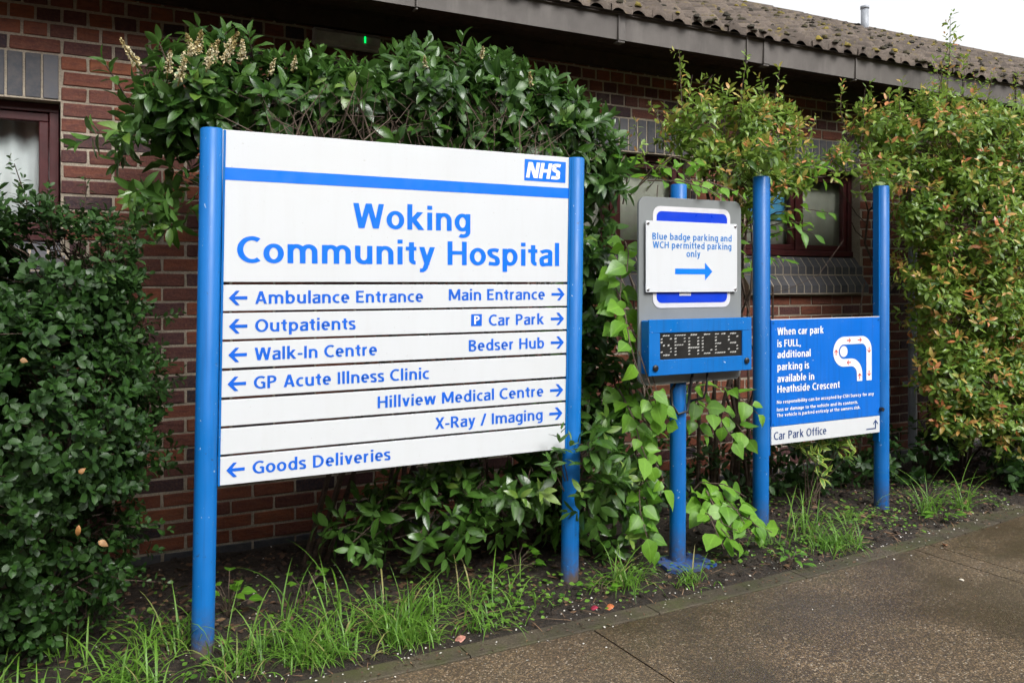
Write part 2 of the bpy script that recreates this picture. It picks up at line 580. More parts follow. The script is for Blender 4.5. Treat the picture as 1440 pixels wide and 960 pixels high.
# ------------------------------------------------------------------ leaf builders
def leaf_arrays(P, D, U, L, W, curl, fold, shape, nseg=4, wave=None):
    """vertices (N, rows, 3, 3), faces and leaf uv for N leaves"""
    N = len(P)
    T = nrm(D)
    S = np.cross(T, U)
    bad = np.linalg.norm(S, axis=1) < 1e-4
    S[bad] = np.cross(T[bad], np.array([[0.3, 0.9, 0.2]]))
    S = nrm(S)
    Nn = np.cross(S, T)
    t = np.linspace(0, 1, nseg + 1)
    cur = np.where(np.abs(curl) < 1e-3, 1e-3, curl)[:, None]
    al = (np.sin(cur * t) / cur) * L[:, None]
    dn = -((1 - np.cos(cur * t)) / cur) * L[:, None]
    cen = P[:, None, :] + T[:, None, :] * al[..., None] + Nn[:, None, :] * dn[..., None]
    ang = cur * t
    Nl = Nn[:, None, :] * np.cos(ang)[..., None] + T[:, None, :] * np.sin(ang)[..., None]
    w = np.array([shape(x) for x in t])[None, :] * (W[:, None] / 2)
    cf, sf = np.cos(fold)[:, None], np.sin(fold)[:, None]
    if wave is None:
        wave = np.zeros((N, nseg + 1))
    off = S[:, None, :] * (w * cf)[..., None]
    upo = Nl * (w * sf)[..., None]
    wv = Nl * (w * wave)[..., None]
    V = np.stack([cen - off + upo + wv, cen, cen + off + upo - wv], axis=2)
    UV = np.zeros((N, nseg + 1, 3, 3))
    UV[:, :, 0, 0] = -1
    UV[:, :, 2, 0] = 1
    UV[:, :, :, 1] = t[None, :, None]
    base = np.arange(N)[:, None] * (nseg + 1) * 3
    f = []
    for j in range(nseg):
        for k in (0, 1):
            a = j * 3 + k
            f.append([a, a + 1, a + 4, a + 3])
    F = (base[:, :, None] + np.array(f)[None]).reshape(-1, 4)
    return V.reshape(-1, 3), F, UV.reshape(-1, 3), (nseg + 1) * 3

def ellip(t):
    return max(0.02, math.sin(math.pi * min(1, max(0, t)) ** 0.85)) ** 0.8 if 0 < t < 1 else 0.03
def obov(t):
    return 0.05 if t <= 0 else (max(0.0, math.sin(math.pi * t ** 1.35)) ** 0.65 if t < 1 else 0.10)
def heart(t):
    return [0.10, 0.92, 1.0, 0.74, 0.34, 0.02][int(round(t * 5))]
def lance(t):
    return max(0.03, math.sin(math.pi * t ** 0.9)) ** 1.1 if 0 < t < 1 else 0.02

class Leaves:
    def __init__(self):
        self.P, self.D, self.U, self.L, self.W, self.C, self.Fo, self.T = [], [], [], [], [], [], [], []
    def add(self, P, D, U, L, W, C, Fo, T):
        for a, b in zip((self.P, self.D, self.U, self.L, self.W, self.C, self.Fo, self.T), (P, D, U, L, W, C, Fo, T)):
            a.append(np.asarray(b, float))
    def count(self):
        return sum(len(x) for x in self.P)
    def build(self, name, mat, parent, shape, nseg=4, keep=None, wav=0.12):
        P, D, U = (np.concatenate(x) for x in (self.P, self.D, self.U))
        L, W, C, Fo, T = (np.concatenate(x) for x in (self.L, self.W, self.C, self.Fo, self.T))
        if keep is not None:
            tip = P + nrm(D) * L[:, None]
            k = keep(P) & keep(tip) & keep((P + tip) / 2)
            P, D, U, L, W, C, Fo, T = (x[k] for x in (P, D, U, L, W, C, Fo, T))
        wave = rng.normal(0, wav, (len(P), nseg + 1))
        V, F, UV, k = leaf_arrays(P, D, U, L, W, C, Fo, shape, nseg, wave)
        return mesh_obj(name, V, F, mat, parent, True, {'tint': np.repeat(T, k), 'rough': np.repeat(rng.random(len(P)), k)}, UV)

def add_shoots(lv, P, D, n, L, wr, spread=(85, 22), curl=(0.2, 0.9), pitch=0.011, tint=(0.1, 0.5), tip_tint=None, fold=(0.1, 0.35), tipscale=0.55, roll=0.25):
    """leaf whorls along shoots that start at P and run along D"""
    P, D = np.asarray(P, float), nrm(np.asarray(D, float))
    M = len(P)
    a = np.where(np.abs(D[:, 2:3]) < 0.9, np.array([[0, 0, 1.0]]), np.array([[1.0, 0, 0]]))
    A = nrm(np.cross(D, a))
    B = np.cross(D, A)
    ph0 = rng.uniform(0, 6.28, M)
    flag = rng.random(M)
    hue = rng.random(M)
    for k in range(n):
        q = k / max(1, n - 1)
        ph = ph0 + k * 2.39996 + rng.normal(0, 0.25, M)
        el = np.radians(spread[0] + (spread[1] - spread[0]) * q + rng.normal(0, 10, M))
        rad = A * np.cos(ph)[:, None] + B * np.sin(ph)[:, None]
        d = D * np.cos(el)[:, None] + rad * np.sin(el)[:, None]
        d = d + rng.normal(0, 0.10, (M, 3))
        p = P + D * (k * pitch * rng.uniform(0.8, 1.2, M))[:, None] + rad * 0.003
        sc = 1 - (1 - tipscale) * q ** 2
        l = rng.uniform(L[0], L[1], M) * sc
        u = nrm(D + rng.normal(0, roll, (M, 3)) + np.array([[0, 0, 0.35]]))
        tt = rng.uniform(tint[0], tint[1], M)
        if tip_tint is not None and q > 0.45:
            tm = tip_tint[0] + (tip_tint[1] - tip_tint[0]) * np.clip(hue + rng.normal(0, 0.15, M), 0, 1)
            tt = np.where(flag < tip_tint[2], tm, tt)
        lv.add(p, d, u, l, l * wr * rng.uniform(0.85, 1.15, M), rng.uniform(curl[0], curl[1], M), rng.uniform(fold[0], fold[1], M), tt)

def sample_volume(ells, count, shell=0.55, up=0.35, gaps=0.0, seed=0, keep=None, power=1.0):
    """points in the outer shell of a union of ellipsoids, directions outward and up"""
    e = np.array(ells, float)
    vol = (e[:, 3] * e[:, 4] * e[:, 5]) ** (2 / 3)
    vol /= vol.sum()
    P, D = [], []
    while len(P) < count:
        i = rng.choice(len(e), p=vol)
        d = nrm(rng.normal(0, 1, 3))
        r = (shell ** 3 + (1 - shell ** 3) * rng.random()) ** (1 / 3)
        p = e[i, :3] + e[i, 3:] * d * r * (1 + 0.22 * noise.noise(Vector(tuple(e[i, :3] * 3 + d * 2.3))) + (0.16 * rng.random() if rng.random() < 0.25 else 0))
        if p[2] < 0.03 or p[1] > 4.56:
            continue
        q = np.sqrt((((p[None] - e[:, :3]) / e[:, 3:]) ** 2).sum(1))
        q[i] = 9
        if q.min() < shell * 0.85:
            continue
        if gaps:
            if noise.noise(Vector((p[0] * 4.2 + seed, p[1] * 4.2, p[2] * 4.2))) < -0.55 + gaps and rng.random() < 0.9:
                continue
        if keep is not None and not keep(p[None])[0]:
            continue
        nv = nrm(d / e[i, 3:])
        P.append(p)
        D.append(nrm(nv + np.array([0, 0, up]) + rng.normal(0, 0.3, 3)))
    return np.array(P), np.array(D)

def branch_mesh(mb, base, targets, n_main=6, r0=0.018, r1=0.0022, seed=1, wob=0.05, twig=0.0018, tgt_frac=1.0, sides=5):
    """stems from the base to random targets, and twigs joining each shoot to the nearest stem"""
    rr = np.random.default_rng(seed)
    T = np.asarray(targets, float)
    mains = []
    for k in range(n_main):
        b = np.array(base[k % len(base)]) + rr.normal(0, 0.03, 3) * np.array([1, 1, 0])
        t = T[rr.integers(len(T))]
        t = t + (T.mean(0) - t) * 0.15
        pts = []
        for j in range(8):
            s = j / 7
            p = b * (1 - s) + t * s
            p[2] = b[2] + (t[2] - b[2]) * (s ** 0.75)
            p = p + rr.normal(0, wob, 3) * math.sin(math.pi * s)
            pts.append(p)
        mains.append(np.array(pts))
        mb.tube(pts, [r0 * (1 - 0.75 * j / 7) * (0.7 + 0.6 * rr.random()) for j in range(8)], sides)
    allp = np.concatenate(mains)
    for t in T:
        if rr.random() > tgt_frac:
            continue
        d = np.linalg.norm(allp - t, axis=1) + (allp[:, 2] > t[2]) * 0.25
        a = allp[d.argmin()]
        m1 = a * 0.6 + t * 0.4 + rr.normal(0, 0.035, 3) + np.array([0, 0, 0.02])
        m2 = a * 0.25 + t * 0.75 + rr.normal(0, 0.02, 3)
        mb.tube([a, m1, m2, t], [twig * 2.0, twig * 1.6, twig * 1.2, twig], 4, False)
    return mains

# ------------------------------------------------------------------ lettering
# a humanist sans drawn stroke by stroke: cap height 1, x-height XH
XH = 0.735
def _arc(cx, cy, rx, ry, a0, a1, n=14):
    return [(cx + rx * math.cos(R(a0 + (a1 - a0) * k / n)), cy + ry * math.sin(R(a0 + (a1 - a0) * k / n))) for k in range(n + 1)]
def _smooth(p, n=7):
    q = [p[0]] + list(p) + [p[-1]]
    out = []
    for i in range(1, len(q) - 2):
        a, b, c, d = (np.array(q[j]) for j in (i - 1, i, i + 1, i + 2))
        for k in range(n):
            t = k / n
            out.append(tuple(0.5 * (2 * b + (c - a) * t + (2 * a - 5 * b + 4 * c - d) * t * t + (3 * b - a - 3 * c + d) * t ** 3)))
    out.append(tuple(p[-1]))
    return out

def glyph(ch, w):
    """(strokes, width): 'L' ribbons along a centre line, 'D' diagonals cut level at both ends"""
    h = w / 2
    hh = w * 0.43                      # half thickness of level strokes
    x = XH
    L = lambda *p: ('L', list(p))
    D = lambda a, b, c, d: ('D', (a, b, c, d))
    ring = lambda W, y0, y1: ('L', _arc(W / 2, (y0 + y1) / 2, W / 2 - h, (y1 - y0) / 2 - hh + 0.012, 90, 450, 30))
    if ch == 'A': return [D(0.35, 1, 0.09, 0), D(0.37, 1, 0.63, 0), L((0.17, 0.29), (0.55, 0.29))], 0.72
    if ch == 'B': return [L((h, 0), (h, 1)), L((h, 1 - hh), (0.29, 1 - hh), *_arc(0.30, 0.755, 0.27 - h, 0.245 - hh, 90, -90), (h, 0.51)), L((h, 0.51), (0.3, 0.51), *_arc(0.31, 0.26, 0.30 - h, 0.25 - hh + .04, 78, -90), (h, hh))], 0.60
    if ch == 'C': return [L(*_arc(0.43, 0.5, 0.43 - h, 0.5 - hh + 0.01, 55, 305, 22))], 0.68
    if ch == 'D': return [L((h, 0), (h, 1)), L((h, 1 - hh), (0.28, 1 - hh), *_arc(0.28, 0.5, 0.43 - h, 0.5 - hh, 90, -90, 18), (h, hh))], 0.72
    if ch in 'EF':
        s = [L((h, 0), (h, 1)), L((h, 1 - hh), (0.52, 1 - hh)), L((h, 0.52), (0.48, 0.52))]
        return s + ([L((h, hh), (0.53, hh))] if ch == 'E' else []), 0.53 if ch == 'E' else 0.50
    if ch == 'G': return [L(*_arc(0.44, 0.5, 0.44 - h, 0.5 - hh + 0.01, 52, 296, 22), (0.72 - h, 0.10), (0.72 - h, 0.5)), L((0.44, 0.48), (0.72 - h, 0.48))], 0.73
    if ch == 'H': return [L((h, 0), (h, 1)), L((0.70 - h, 0), (0.70 - h, 1)), L((h, 0.52), (0.70 - h, 0.52))], 0.70
    if ch == 'I': return [L((h, 0), (h, 1))], w
    if ch == 'L': return [L((h, 0), (h, 1)), L((h, hh), (0.50, hh))], 0.50
    if ch == 'M': return [L((h, 0), (h, 1)), L((0.88 - h, 0), (0.88 - h, 1)), D(h + 0.02, 1, 0.44, 0.12), D(0.86 - h, 1, 0.44, 0.12)], 0.88
    if ch == 'N': return [L((h, 0), (h, 1)), L((0.72 - h, 0), (0.72 - h, 1)), D(h + 0.02, 1, 0.70 - h, 0)], 0.72
    if ch == 'O': return [ring(0.80, 0, 1)], 0.80
    if ch in 'PR':
        s = [L((h, 0), (h, 1)), L((h, 1 - hh), (0.28, 1 - hh), *_arc(0.29, 0.71, 0.29 - h, 0.29 - hh, 90, -90), (h, 0.42))]
        return s + ([D(0.33, 0.44, 0.56, 0)] if ch == 'R' else []), 0.63 if ch == 'R' else 0.58
    if ch == 'S': return [L(*_smooth([(0.49, 0.875), (0.31, 1 - hh + 0.01), (0.10, 0.87), (h, 0.735), (0.14, 0.595), (0.40, 0.455), (0.54 - h, 0.275), (0.44, 0.115), (0.24, hh - 0.01), (0.03, 0.105)]))], 0.55
    if ch == 'T': return [L((0.29, 0), (0.29, 1)), L((0, 1 - hh), (0.58, 1 - hh))], 0.58
    if ch == 'U': return [L((h, 1), (h, 0.34), *_arc(0.34, 0.33, 0.34 - h, 0.33 - hh + 0.01, 180, 360), (0.68 - h, 1))], 0.68
    if ch == 'W': return [D(h + 0.01, 1, 0.27, 0), D(0.51, 1, 0.29, 0), D(0.53, 1, 0.75, 0), D(1.03 - h, 1, 0.77, 0)], 1.04
    if ch == 'X': return [D(0.09, 1, 0.57, 0), D(0.57, 1, 0.09, 0)], 0.66
    if ch == 'a': return [L((0.06, x - 0.13), *_smooth([(0.075, x - 0.12), (0.25, x - hh + 0.01), (0.42, x - 0.10), (0.52 - h, x - 0.25)]), (0.52 - h, 0)), L(*_smooth([(0.52 - h, 0.43), (0.30, 0.42), (0.10, 0.33), (h, 0.20), (0.12, 0.06), (0.25, hh - 0.01), (0.40, 0.10), (0.52 - h, 0.22)]))], 0.52
    if ch == 'b': return [L((h, 0), (h, 1.05)), ring(0.59, 0, x)], 0.59
    if ch == 'c': return [L(*_arc(0.32, x / 2, 0.32 - h, x / 2 - hh + 0.01, 58, 302, 20))], 0.49
    if ch == 'd': return [L((0.59 - h, 0), (0.59 - h, 1.05)), ring(0.59, 0, x)], 0.59
    if ch == 'e': return [L((h, x / 2 - 0.0), (0.56 - h, x / 2), *_arc(0.285, x / 2, 0.28 - h, x / 2 - hh + 0.01, 4, 308, 24))], 0.57
    if ch == 'f': return [L((0.13 + h, 0), (0.13 + h, 0.80), *_arc(0.36, 0.80, 0.23 - h, 0.25 - hh, 180, 84, 8)), L((0.01, x - hh), (0.36, x - hh))], 0.38
    if ch == 'g': return [ring(0.59, 0, x), L((0.59 - h, x), (0.59 - h, -0.02), *_arc(0.31, -0.03, 0.28 - h, 0.26 - hh, 0, -128, 12))], 0.59
    if ch == 'h': return [L((h, 0), (h, 1.05)), L(*_arc(0.285, 0.43, 0.285 - h, x - 0.43 - hh + 0.01, 180, 0), (0.57 - h, 0))], 0.57
    if ch == 'i': return [L((h, 0), (h, x)), L((h, 0.86), (h, 1.02))], w
    if ch == 'k': return [L((h, 0), (h, 1.05)), D(0.45, x, 0.19, 0.38), D(0.21, 0.43, 0.49, 0)], 0.57
    if ch == 'l': return [L((h, 0), (h, 1.05))], w
    if ch == 'm':
        W = 0.92
        m = W / 2
        return [L((h, 0), (h, x)), L(*_arc((h + m) / 2, 0.44, (m - h) / 2, x - 0.44 - hh + 0.01, 180, 0), (m, 0)), L(*_arc((W - h + m) / 2, 0.44, (W - h - m) / 2, x - 0.44 - hh + 0.01, 180, 0), (W - h, 0))], W
    if ch == 'n': return [L((h, 0), (h, x)), L(*_arc(0.285, 0.43, 0.285 - h, x - 0.43 - hh + 0.01, 180, 0), (0.57 - h, 0))], 0.57
    if ch == 'o': return [ring(0.61, 0, x)], 0.61
    if ch == 'p': return [L((h, -0.28), (h, x)), ring(0.59, 0, x)], 0.59
    if ch == 'r': return [L((h, 0), (h, x)), L(*_arc(0.30, 0.42, 0.30 - h, x - 0.42 - hh + 0.01, 180, 84, 8))], 0.36
    if ch == 's': return [L(*_smooth([(0.40, x - 0.10), (0.25, x - hh + 0.01), (0.09, x - 0.10), (0.07, x - 0.21), (0.15, 0.41), (0.32, 0.315), (0.45 - h, 0.20), (0.34, 0.07), (0.20, hh - 0.01), (0.03, 0.085)]))], 0.45
    if ch == 't': return [L((0.11 + h, 0.92), (0.11 + h, 0.24), *_arc(0.33, 0.21, 0.22 - h, 0.21 - hh, 180, 275, 8)), L((0.0, x - hh), (0.37, x - hh))], 0.38
    if ch == 'u': return [L((0.57 - h, 0), (0.57 - h, x)), L((h, x), (h, 0.30), *_arc(0.285, 0.30, 0.285 - h, 0.30 - hh + 0.01, 180, 360))], 0.57
    if ch == 'v': return [D(h + 0.01, x, 0.28, 0), D(0.55 - h, x, 0.28, 0)], 0.56
    if ch == 'w': return [D(h + 0.01, x, 0.235, 0), D(0.43, x, 0.245, 0), D(0.45, x, 0.635, 0), D(0.87 - h, x, 0.645, 0)], 0.88
    if ch == 'y': return [D(h + 0.01, x, 0.285, 0.0), D(0.56 - h, x, 0.20, -0.20), L((0.03, -0.24), (0.12, -0.24), (0.22, -0.17))], 0.57
    if ch == '-': return [L((0.0, 0.37), (0.32, 0.37))], 0.32
    if ch == '/': return [D(0.36, 1.03, 0.05, -0.05)], 0.42
    if ch == ',': return [D(0.11, 0.16, 0.04, -0.14)], 0.18
    if ch == '.': return [L((h, 0.0), (h, 0.16))], w
    return [], 0.30

def text_to(mb, body, x0, x1, zb, cap, yv, w=0.16, space=1.0, italic=0.0):
    """one line of lettering fitted between x0 and x1, baseline zb, facing -Y"""
    pen, quads = 0.0, []
    wh = w * 0.86
    for ch in body:
        if ch == ' ':
            pen += 0.34
            continue
        st, W = glyph(ch, w)
        sb = 0.068 * space if ch in 'HIMNBDEFLPRhiklmnrubdpU' else 0.04 * space
        pen += sb
        for si, (kind, p) in enumerate(st):
            if kind == 'D':
                a, b, c, d = p
                ln = math.hypot(c - a, d - b)
                k = w * 0.5 * ln / abs(d - b)
                quads.append((si, [[(a - k + pen, b), (c - k + pen, d), (c + k + pen, d), (a + k + pen, b)]]))
            else:
                n = len(p)
                left, rite = [], []
                closed = math.hypot(p[0][0] - p[-1][0], p[0][1] - p[-1][1]) < 1e-6 and n > 4
                for i in range(n):
                    a = p[i - 1] if i else (p[-2] if closed else p[0])
                    b = p[i + 1] if i < n - 1 else (p[1] if closed else p[-1])
                    def unit(u, v):
                        q = math.hypot(v[0] - u[0], v[1] - u[1])
                        return ((v[0] - u[0]) / q, (v[1] - u[1]) / q) if q > 1e-9 else None
                    t1, t2 = unit(a, p[i]), unit(p[i], b)
                    t1, t2 = t1 or t2, t2 or t1
                    mx, my = t1[0] + t2[0], t1[1] + t2[1]
                    q = math.hypot(mx, my) or 1
                    mx, my = mx / q, my / q
                    cs = max(0.6, mx * t1[0] + my * t1[1])
                    nx_, ny_ = -my / cs, mx / cs
                    left.append((p[i][0] + nx_ * w / 2 + pen, p[i][1] + ny_ * wh / 2))
                    rite.append((p[i][0] - nx_ * w / 2 + pen, p[i][1] - ny_ * wh / 2))
                quads.append((si, [[left[i], rite[i], rite[i + 1], left[i + 1]] for i in range(n - 1)]))
        pen += W + sb
    X = [q[0] for _, ql in quads for c in ql for q in c]
    lo, hi = min(X), max(X)
    sx = (x1 - x0) / (hi - lo)
    for si, ql in quads:
        y_ = yv - 0.00008 * si
        for c in ql:
            mb.add([(x0 + (a - lo) * sx + b * cap * italic, y_, zb + b * cap) for a, b in c], [(0, 1, 2, 3)])
    return sx / cap

def arrow_right(mb, x0, x1, zc, h, y, th, left=False):
    """open-headed arrow: shaft and a chevron, in the sign's own plane"""
    hh = h / 2
    pts_s = [(x0, zc - th / 2), (x1 - th * 0.9, zc - th / 2), (x1 - th * 0.9, zc + th / 2), (x0, zc + th / 2)]
    k = hh * 0.95
    ch = [(x1, zc), (x1 - k, zc + hh), (x1 - k - th * 1.15, zc + hh), (x1 - th * 1.35, zc), (x1 - k - th * 1.15, zc - hh), (x1 - k, zc - hh)]
    def put(pl, dy):
        if left:
            pl = [(x0 + x1 - a, b) for a, b in pl][::-1]
        n = len(pl)
        if n == 6:
            V = [(a, y + dy, b) for a, b in pl]
            idx = [(0, 1, 2, 3), (0, 3, 4, 5)] if not left else [(5, 4, 3, 2), (5, 2, 1, 0)]
            mb.add(V, idx)
        else:
            mb.add([(a, y + dy, b) for a, b in pl], [tuple(range(n))])
    put(pts_s, 0.0)
    put(ch, -0.0003)
# ------------------------------------------------------------------ ground, paving, edging, bed
def edge_v(u):
    return 3.072 if u < 2.4 else 3.072 + 0.0195 * (u - 2.4) ** 2 + 0.012 * (u - 2.4)

def ground_h(u, v):
    s = min(1.0, max(0.0, (v - edge_v(u)) / 0.5))
    n = noise.noise(Vector((u * 2.1, v * 2.1, 0.3))) * 0.022 + noise.noise(Vector((u * 7, v * 7, 1.3))) * 0.011 + noise.noise(Vector((u * 21, v * 21, 2.3))) * 0.005
    return 0.002 + s * (0.03 + n) + 0.25 * n * (1 - s) * min(1, (v - edge_v(u)) * 20)

mb = MB()
mb.add([(-90, -90, -0.06), (90, -90, -0.06), (90, 90, -0.06), (-90, 90, -0.06)], [(0, 1, 2, 3)])
tag(mb.build('ground', M_PAVE), kind='structure')

nu, nv = 420, 64
U = np.linspace(-4.5, 13, nu)
V, F = [], []
for i, u in enumerate(U):
    for j in range(nv):
        s = j / (nv - 1)
        v = edge_v(u) - 0.015 + s * (4.66 - edge_v(u) + 0.015)
        V.append((u, v, ground_h(u, v)))
for i in range(nu - 1):
    for j in range(nv - 1):
        a = i * nv + j
        F.append((a, a + nv, a + nv + 1, a + 1))
tag(mesh_obj('soil_bed', V, F, M_SOIL, smooth=True), kind='structure')

# slabs of the path: joints run square to the edge
mb = MB()
bays = [(-6, -1.6), (-1.591, 1.955), (1.963, 4.085), (4.093, 4.235), (4.243, 8.2), (8.21, 13)]
for a, b in bays:
    n = max(1, int((b - a) / 0.25))
    for k in range(n):
        x0, x1 = a + (b - a) * k / n, a + (b - a) * (k + 1) / n
        mb.add([(x0, -7, 0), (x1, -7, 0), (x1, edge_v(x1) - 0.113, 0), (x0, edge_v(x0) - 0.113, 0)], [(0, 1, 2, 3)])
    for x in (a, b):
        mb.add([(x, -7, 0), (x, edge_v(x) - 0.113, 0), (x, edge_v(x) - 0.113, -0.05), (x, -7, -0.05)], [(0, 1, 2, 3)])
tag(mb.build('pavement', M_PAVE), kind='structure')

mb = MB()
x = -5.0
while x < 4.2:
    x1 = x + 0.914
    for k in range(4):
        a, b = x + 0.2285 * k, min(x + 0.2285 * (k + 1), x1 - 0.005)
        va, vb = edge_v(a), edge_v(b)
        h = 0.0045 + 0.0015 * noise.noise(Vector((a * 3, 0, 0)))
        mb.add([(a, va - 0.108, h - 0.003), (b, vb - 0.108, h - 0.003), (b, vb - 0.1, h), (a, va - 0.1, h), (a, va, h), (b, vb, h), (a, va + 0.006, -0.03), (b, vb + 0.006, -0.03), (a, va - 0.11, -0.04), (b, vb - 0.11, -0.04)],
               [(0, 1, 2, 3), (3, 2, 5, 4), (4, 5, 7, 6), (8, 9, 1, 0)])
    x = x1
tag(mb.build('path_edging', M_EDGE), kind='structure')
mb = MB()
x = 4.2
while x < 12:
    for r_ in range(2):
        w = 0.2
        xo = x + (0.1 if r_ else 0)
        a, b = xo + 0.003, xo + w - 0.003
        v0, v1 = edge_v(a) - 0.112 + 0.105 * r_, edge_v(b) - 0.112 + 0.105 * r_
        z = 0.004 + rnd.uniform(-0.002, 0.003)
        mb.tint = rnd.random()
        P4 = [(a, v0, z), (b, v1, z), (b, v1 + 0.1, z), (a, v0 + 0.1, z)]
        mb.add(P4 + [(p[0], p[1], -0.04) for p in P4], [(0, 1, 2, 3), (0, 4, 5, 1), (1, 5, 6, 2), (2, 6, 7, 3), (3, 7, 4, 0)])
    x += 0.2
tag(mb.build('paver_edging', M_EDGE), kind='structure')

# ------------------------------------------------------------------ hospital building
WV = 4.64                      # brick face of the wall
WINS = [(-1.21, -0.01), (2.68, 3.88), (4.40, 5.60), (7.32, 8.52)]
WZ0, WZ1 = 1.65, 2.325
U0, U1, ZTOP = -4.0, 12.0, 3.0
hosp = empty('hospital_building', (2.0, WV, 0), 'red brick hospital building with tiled roof and maroon windows behind the signs', 'building')

bricks, blues = MB(), MB()
def lay(u0, u1, k):
    z0, z1 = 0.075 * k + 0.0058, 0.075 * k + 0.0692
    header = k >= 35
    mod = 0.1125 if header else 0.225
    start = math.floor(u0 / mod) * mod + (mod / 2 if k % 2 else 0) - mod
    x = start
    while x < u1:
        a, b = max(x, u0) + 0.006, min(x + mod, u1) - 0.006
        x += mod
        if b - a < 0.03:
            continue
        t = rnd.betavariate(1.6, 1.5)
        dark = rnd.random()
        if dark < (0.30 if header else 0.13):
            t *= 0.22
        base = k == 0
        mb_ = blues if base else bricks
        mb_.tint = t if not base else rnd.random() * 0.25
        p = rnd.uniform(-0.003, 0.003)
        j = 0.0022
        c = rnd.uniform(0.0025, 0.005)
        n0 = len(mb_.v)
        mb_.cbox(a, b, WV + p, WV + 0.10, z0, z1, c)
        for q in range(n0, len(mb_.v)):
            vx = mb_.v[q]
            mb_.v[q] = (vx[0] + rnd.uniform(-j, j), vx[1] + rnd.uniform(-j, j) * 0.6, vx[2] + rnd.uniform(-j, j) * 0.8)
for k in range(0, 40):
    zc = 0.075 * k + 0.0375
    spans, x = [], U0
    for a, b in WINS:
        if WZ0 - 0.30 < zc < 2.55:
            if zc < WZ0 and zc > WZ0 - 0.30:
                spans.append((x, a - 0.035)); x = b + 0.035
            else:
                spans.append((x, a)); x = b
    spans.append((x, U1))
    for a, b in spans:
        if b - a > 0.05:
            lay(a, b, k)
for a, b in WINS:
    n = 16
    w = (b - a) / n
    for i in range(n):
        blues.tint = rnd.random()
        p = rnd.uniform(-0.002, 0.002)
        blues.cbox(a + i * w + 0.005, a + (i + 1) * w - 0.005, WV + p, WV + 0.10, 2.325 + 0.008, 2.55 - 0.005, 0.003)
wall = bricks.build('wall', M_BRICK, hosp)
blues.build('engineering_brick_course', M_BLUEBRICK, wall)
mo = MB()
MV = WV + 0.0045
cuts = [(a, b) for a, b in WINS]
zs = [(-0.3, WZ0 - 0.29, False), (WZ0 - 0.29, WZ1, True), (WZ1, ZTOP, False)]
for z0, z1, hole in zs:
    if not hole:
        mo.box(U0, U1, MV, WV + 0.28, z0, z1)
    else:
        x = U0
        for a, b in cuts:
            mo.box(x, a - 0.004, MV, WV + 0.28, z0, z1); x = b + 0.004
        mo.box(x, U1, MV, WV + 0.28, z0, z1)
mo.build('mortar', M_MORTAR, wall)

# plinth-brick sills: two stepped rows of canted bricks
for a, b in WINS:
    sb, sm_ = MB(), MB()
    a0, b0 = a - 0.03, b + 0.03
    n = 16
    w = (b0 - a0) / n
    for row in range(2):
        zt = WZ0 - 0.006 - 0.142 * row
        vb_ = WV + 0.055 - 0.058 * row       # back of the slope
        vf = WV - 0.003 - 0.058 * row
        prof = [(vb_ + 0.06, zt), (vb_, zt), (vf, zt - 0.075), (vf, zt - 0.132), (vb_ + 0.06, zt - 0.132)]
        for i in range(n):
            sb.tint = rnd.random() * 0.8
            x0, x1 = a0 + i * w + 0.006, a0 + (i + 1) * w - 0.006
            pv = [(x0, p[0], p[1]) for p in prof] + [(x1, p[0], p[1]) for p in prof]
            m_ = len(prof)
            sb.add(pv, [tuple(range(m_)), tuple(range(2 * m_ - 1, m_ - 1, -1))] + [(q, m_ + q, m_ + (q + 1) % m_, (q + 1) % m_) for q in range(m_)])
        pm = [(vb_ + 0.07, zt - 0.002), (vb_ + 0.001, zt - 0.0022), (vf + 0.0018, zt - 0.0765), (vf + 0.0018, zt - 0.1405), (vb_ + 0.07, zt - 0.1405)]
        pv = [(a0 + 0.002, p[0], p[1]) for p in pm] + [(b0 - 0.002, p[0], p[1]) for p in pm]
        sm_.add(pv, [tuple(range(5)), tuple(range(9, 4, -1))] + [(q, 5 + q, 5 + (q + 1) % 5, (q + 1) % 5) for q in range(5)])
    s_ = sb.build('window_sill', M_BLUEBRICK, hosp)
    sm_.build('mortar', M_MORTAR, s_)

# windows
def window(a, b, mull, curtain):
    fv0, fv1 = WV + 0.075, WV + 0.135
    fr = MB()
    e = 0.045
    fr.cbox(a + 0.003, b - 0.003, fv0, fv1, WZ1 - e, WZ1 - 0.003, 0.003)
    fr.cbox(a + 0.003, b - 0.003, fv0 - 0.012, fv1, WZ0 + 0.003, WZ0 + e, 0.003)
    for x in (a + 0.003, b - e):
        fr.cbox(x, x + e - 0.003, fv0 + 0.001, fv1 - 0.001, WZ0 + e, WZ1 - e, 0.003)
    for m_ in mull:
        fr.cbox(m_ - 0.024, m_ + 0.024, fv0 + 0.001, fv1 - 0.001, WZ0 + e, WZ1 - e, 0.003)
    frame = fr.build('window', M_FRAME, hosp)
    xs = [a + e] + [q for m_ in mull for q in (m_ - 0.024, m_ + 0.024)] + [b - e]
    for i in range(0, len(xs), 2):
        x0, x1 = xs[i] + 0.003, xs[i + 1] - 0.003
        z0, z1 = WZ0 + e + 0.003, WZ1 - e - 0.003
        s = 0.042
        sa = MB()
        y0, y1 = fv0 + 0.012, fv1 - 0.004
        sa.cbox(x0, x1, y0, y1, z0, z0 + s, 0.004)
        sa.cbox(x0, x1, y0, y1, z1 - s, z1, 0.004)
        sa.cbox(x0, x0 + s, y0 + 0.001, y1 - 0.001, z0 + s, z1 - s, 0.004)
        sa.cbox(x1 - s, x1, y0 + 0.001, y1 - 0.001, z0 + s, z1 - s, 0.004)
        sa.build('sash', M_FRAME, frame)
        g = MB()
        g.box(x0 + s, x1 - s, y0 + 0.018, y0 + 0.024, z0 + s, z1 - s)
        g.build('pane', M_GLASS, frame)
    return frame
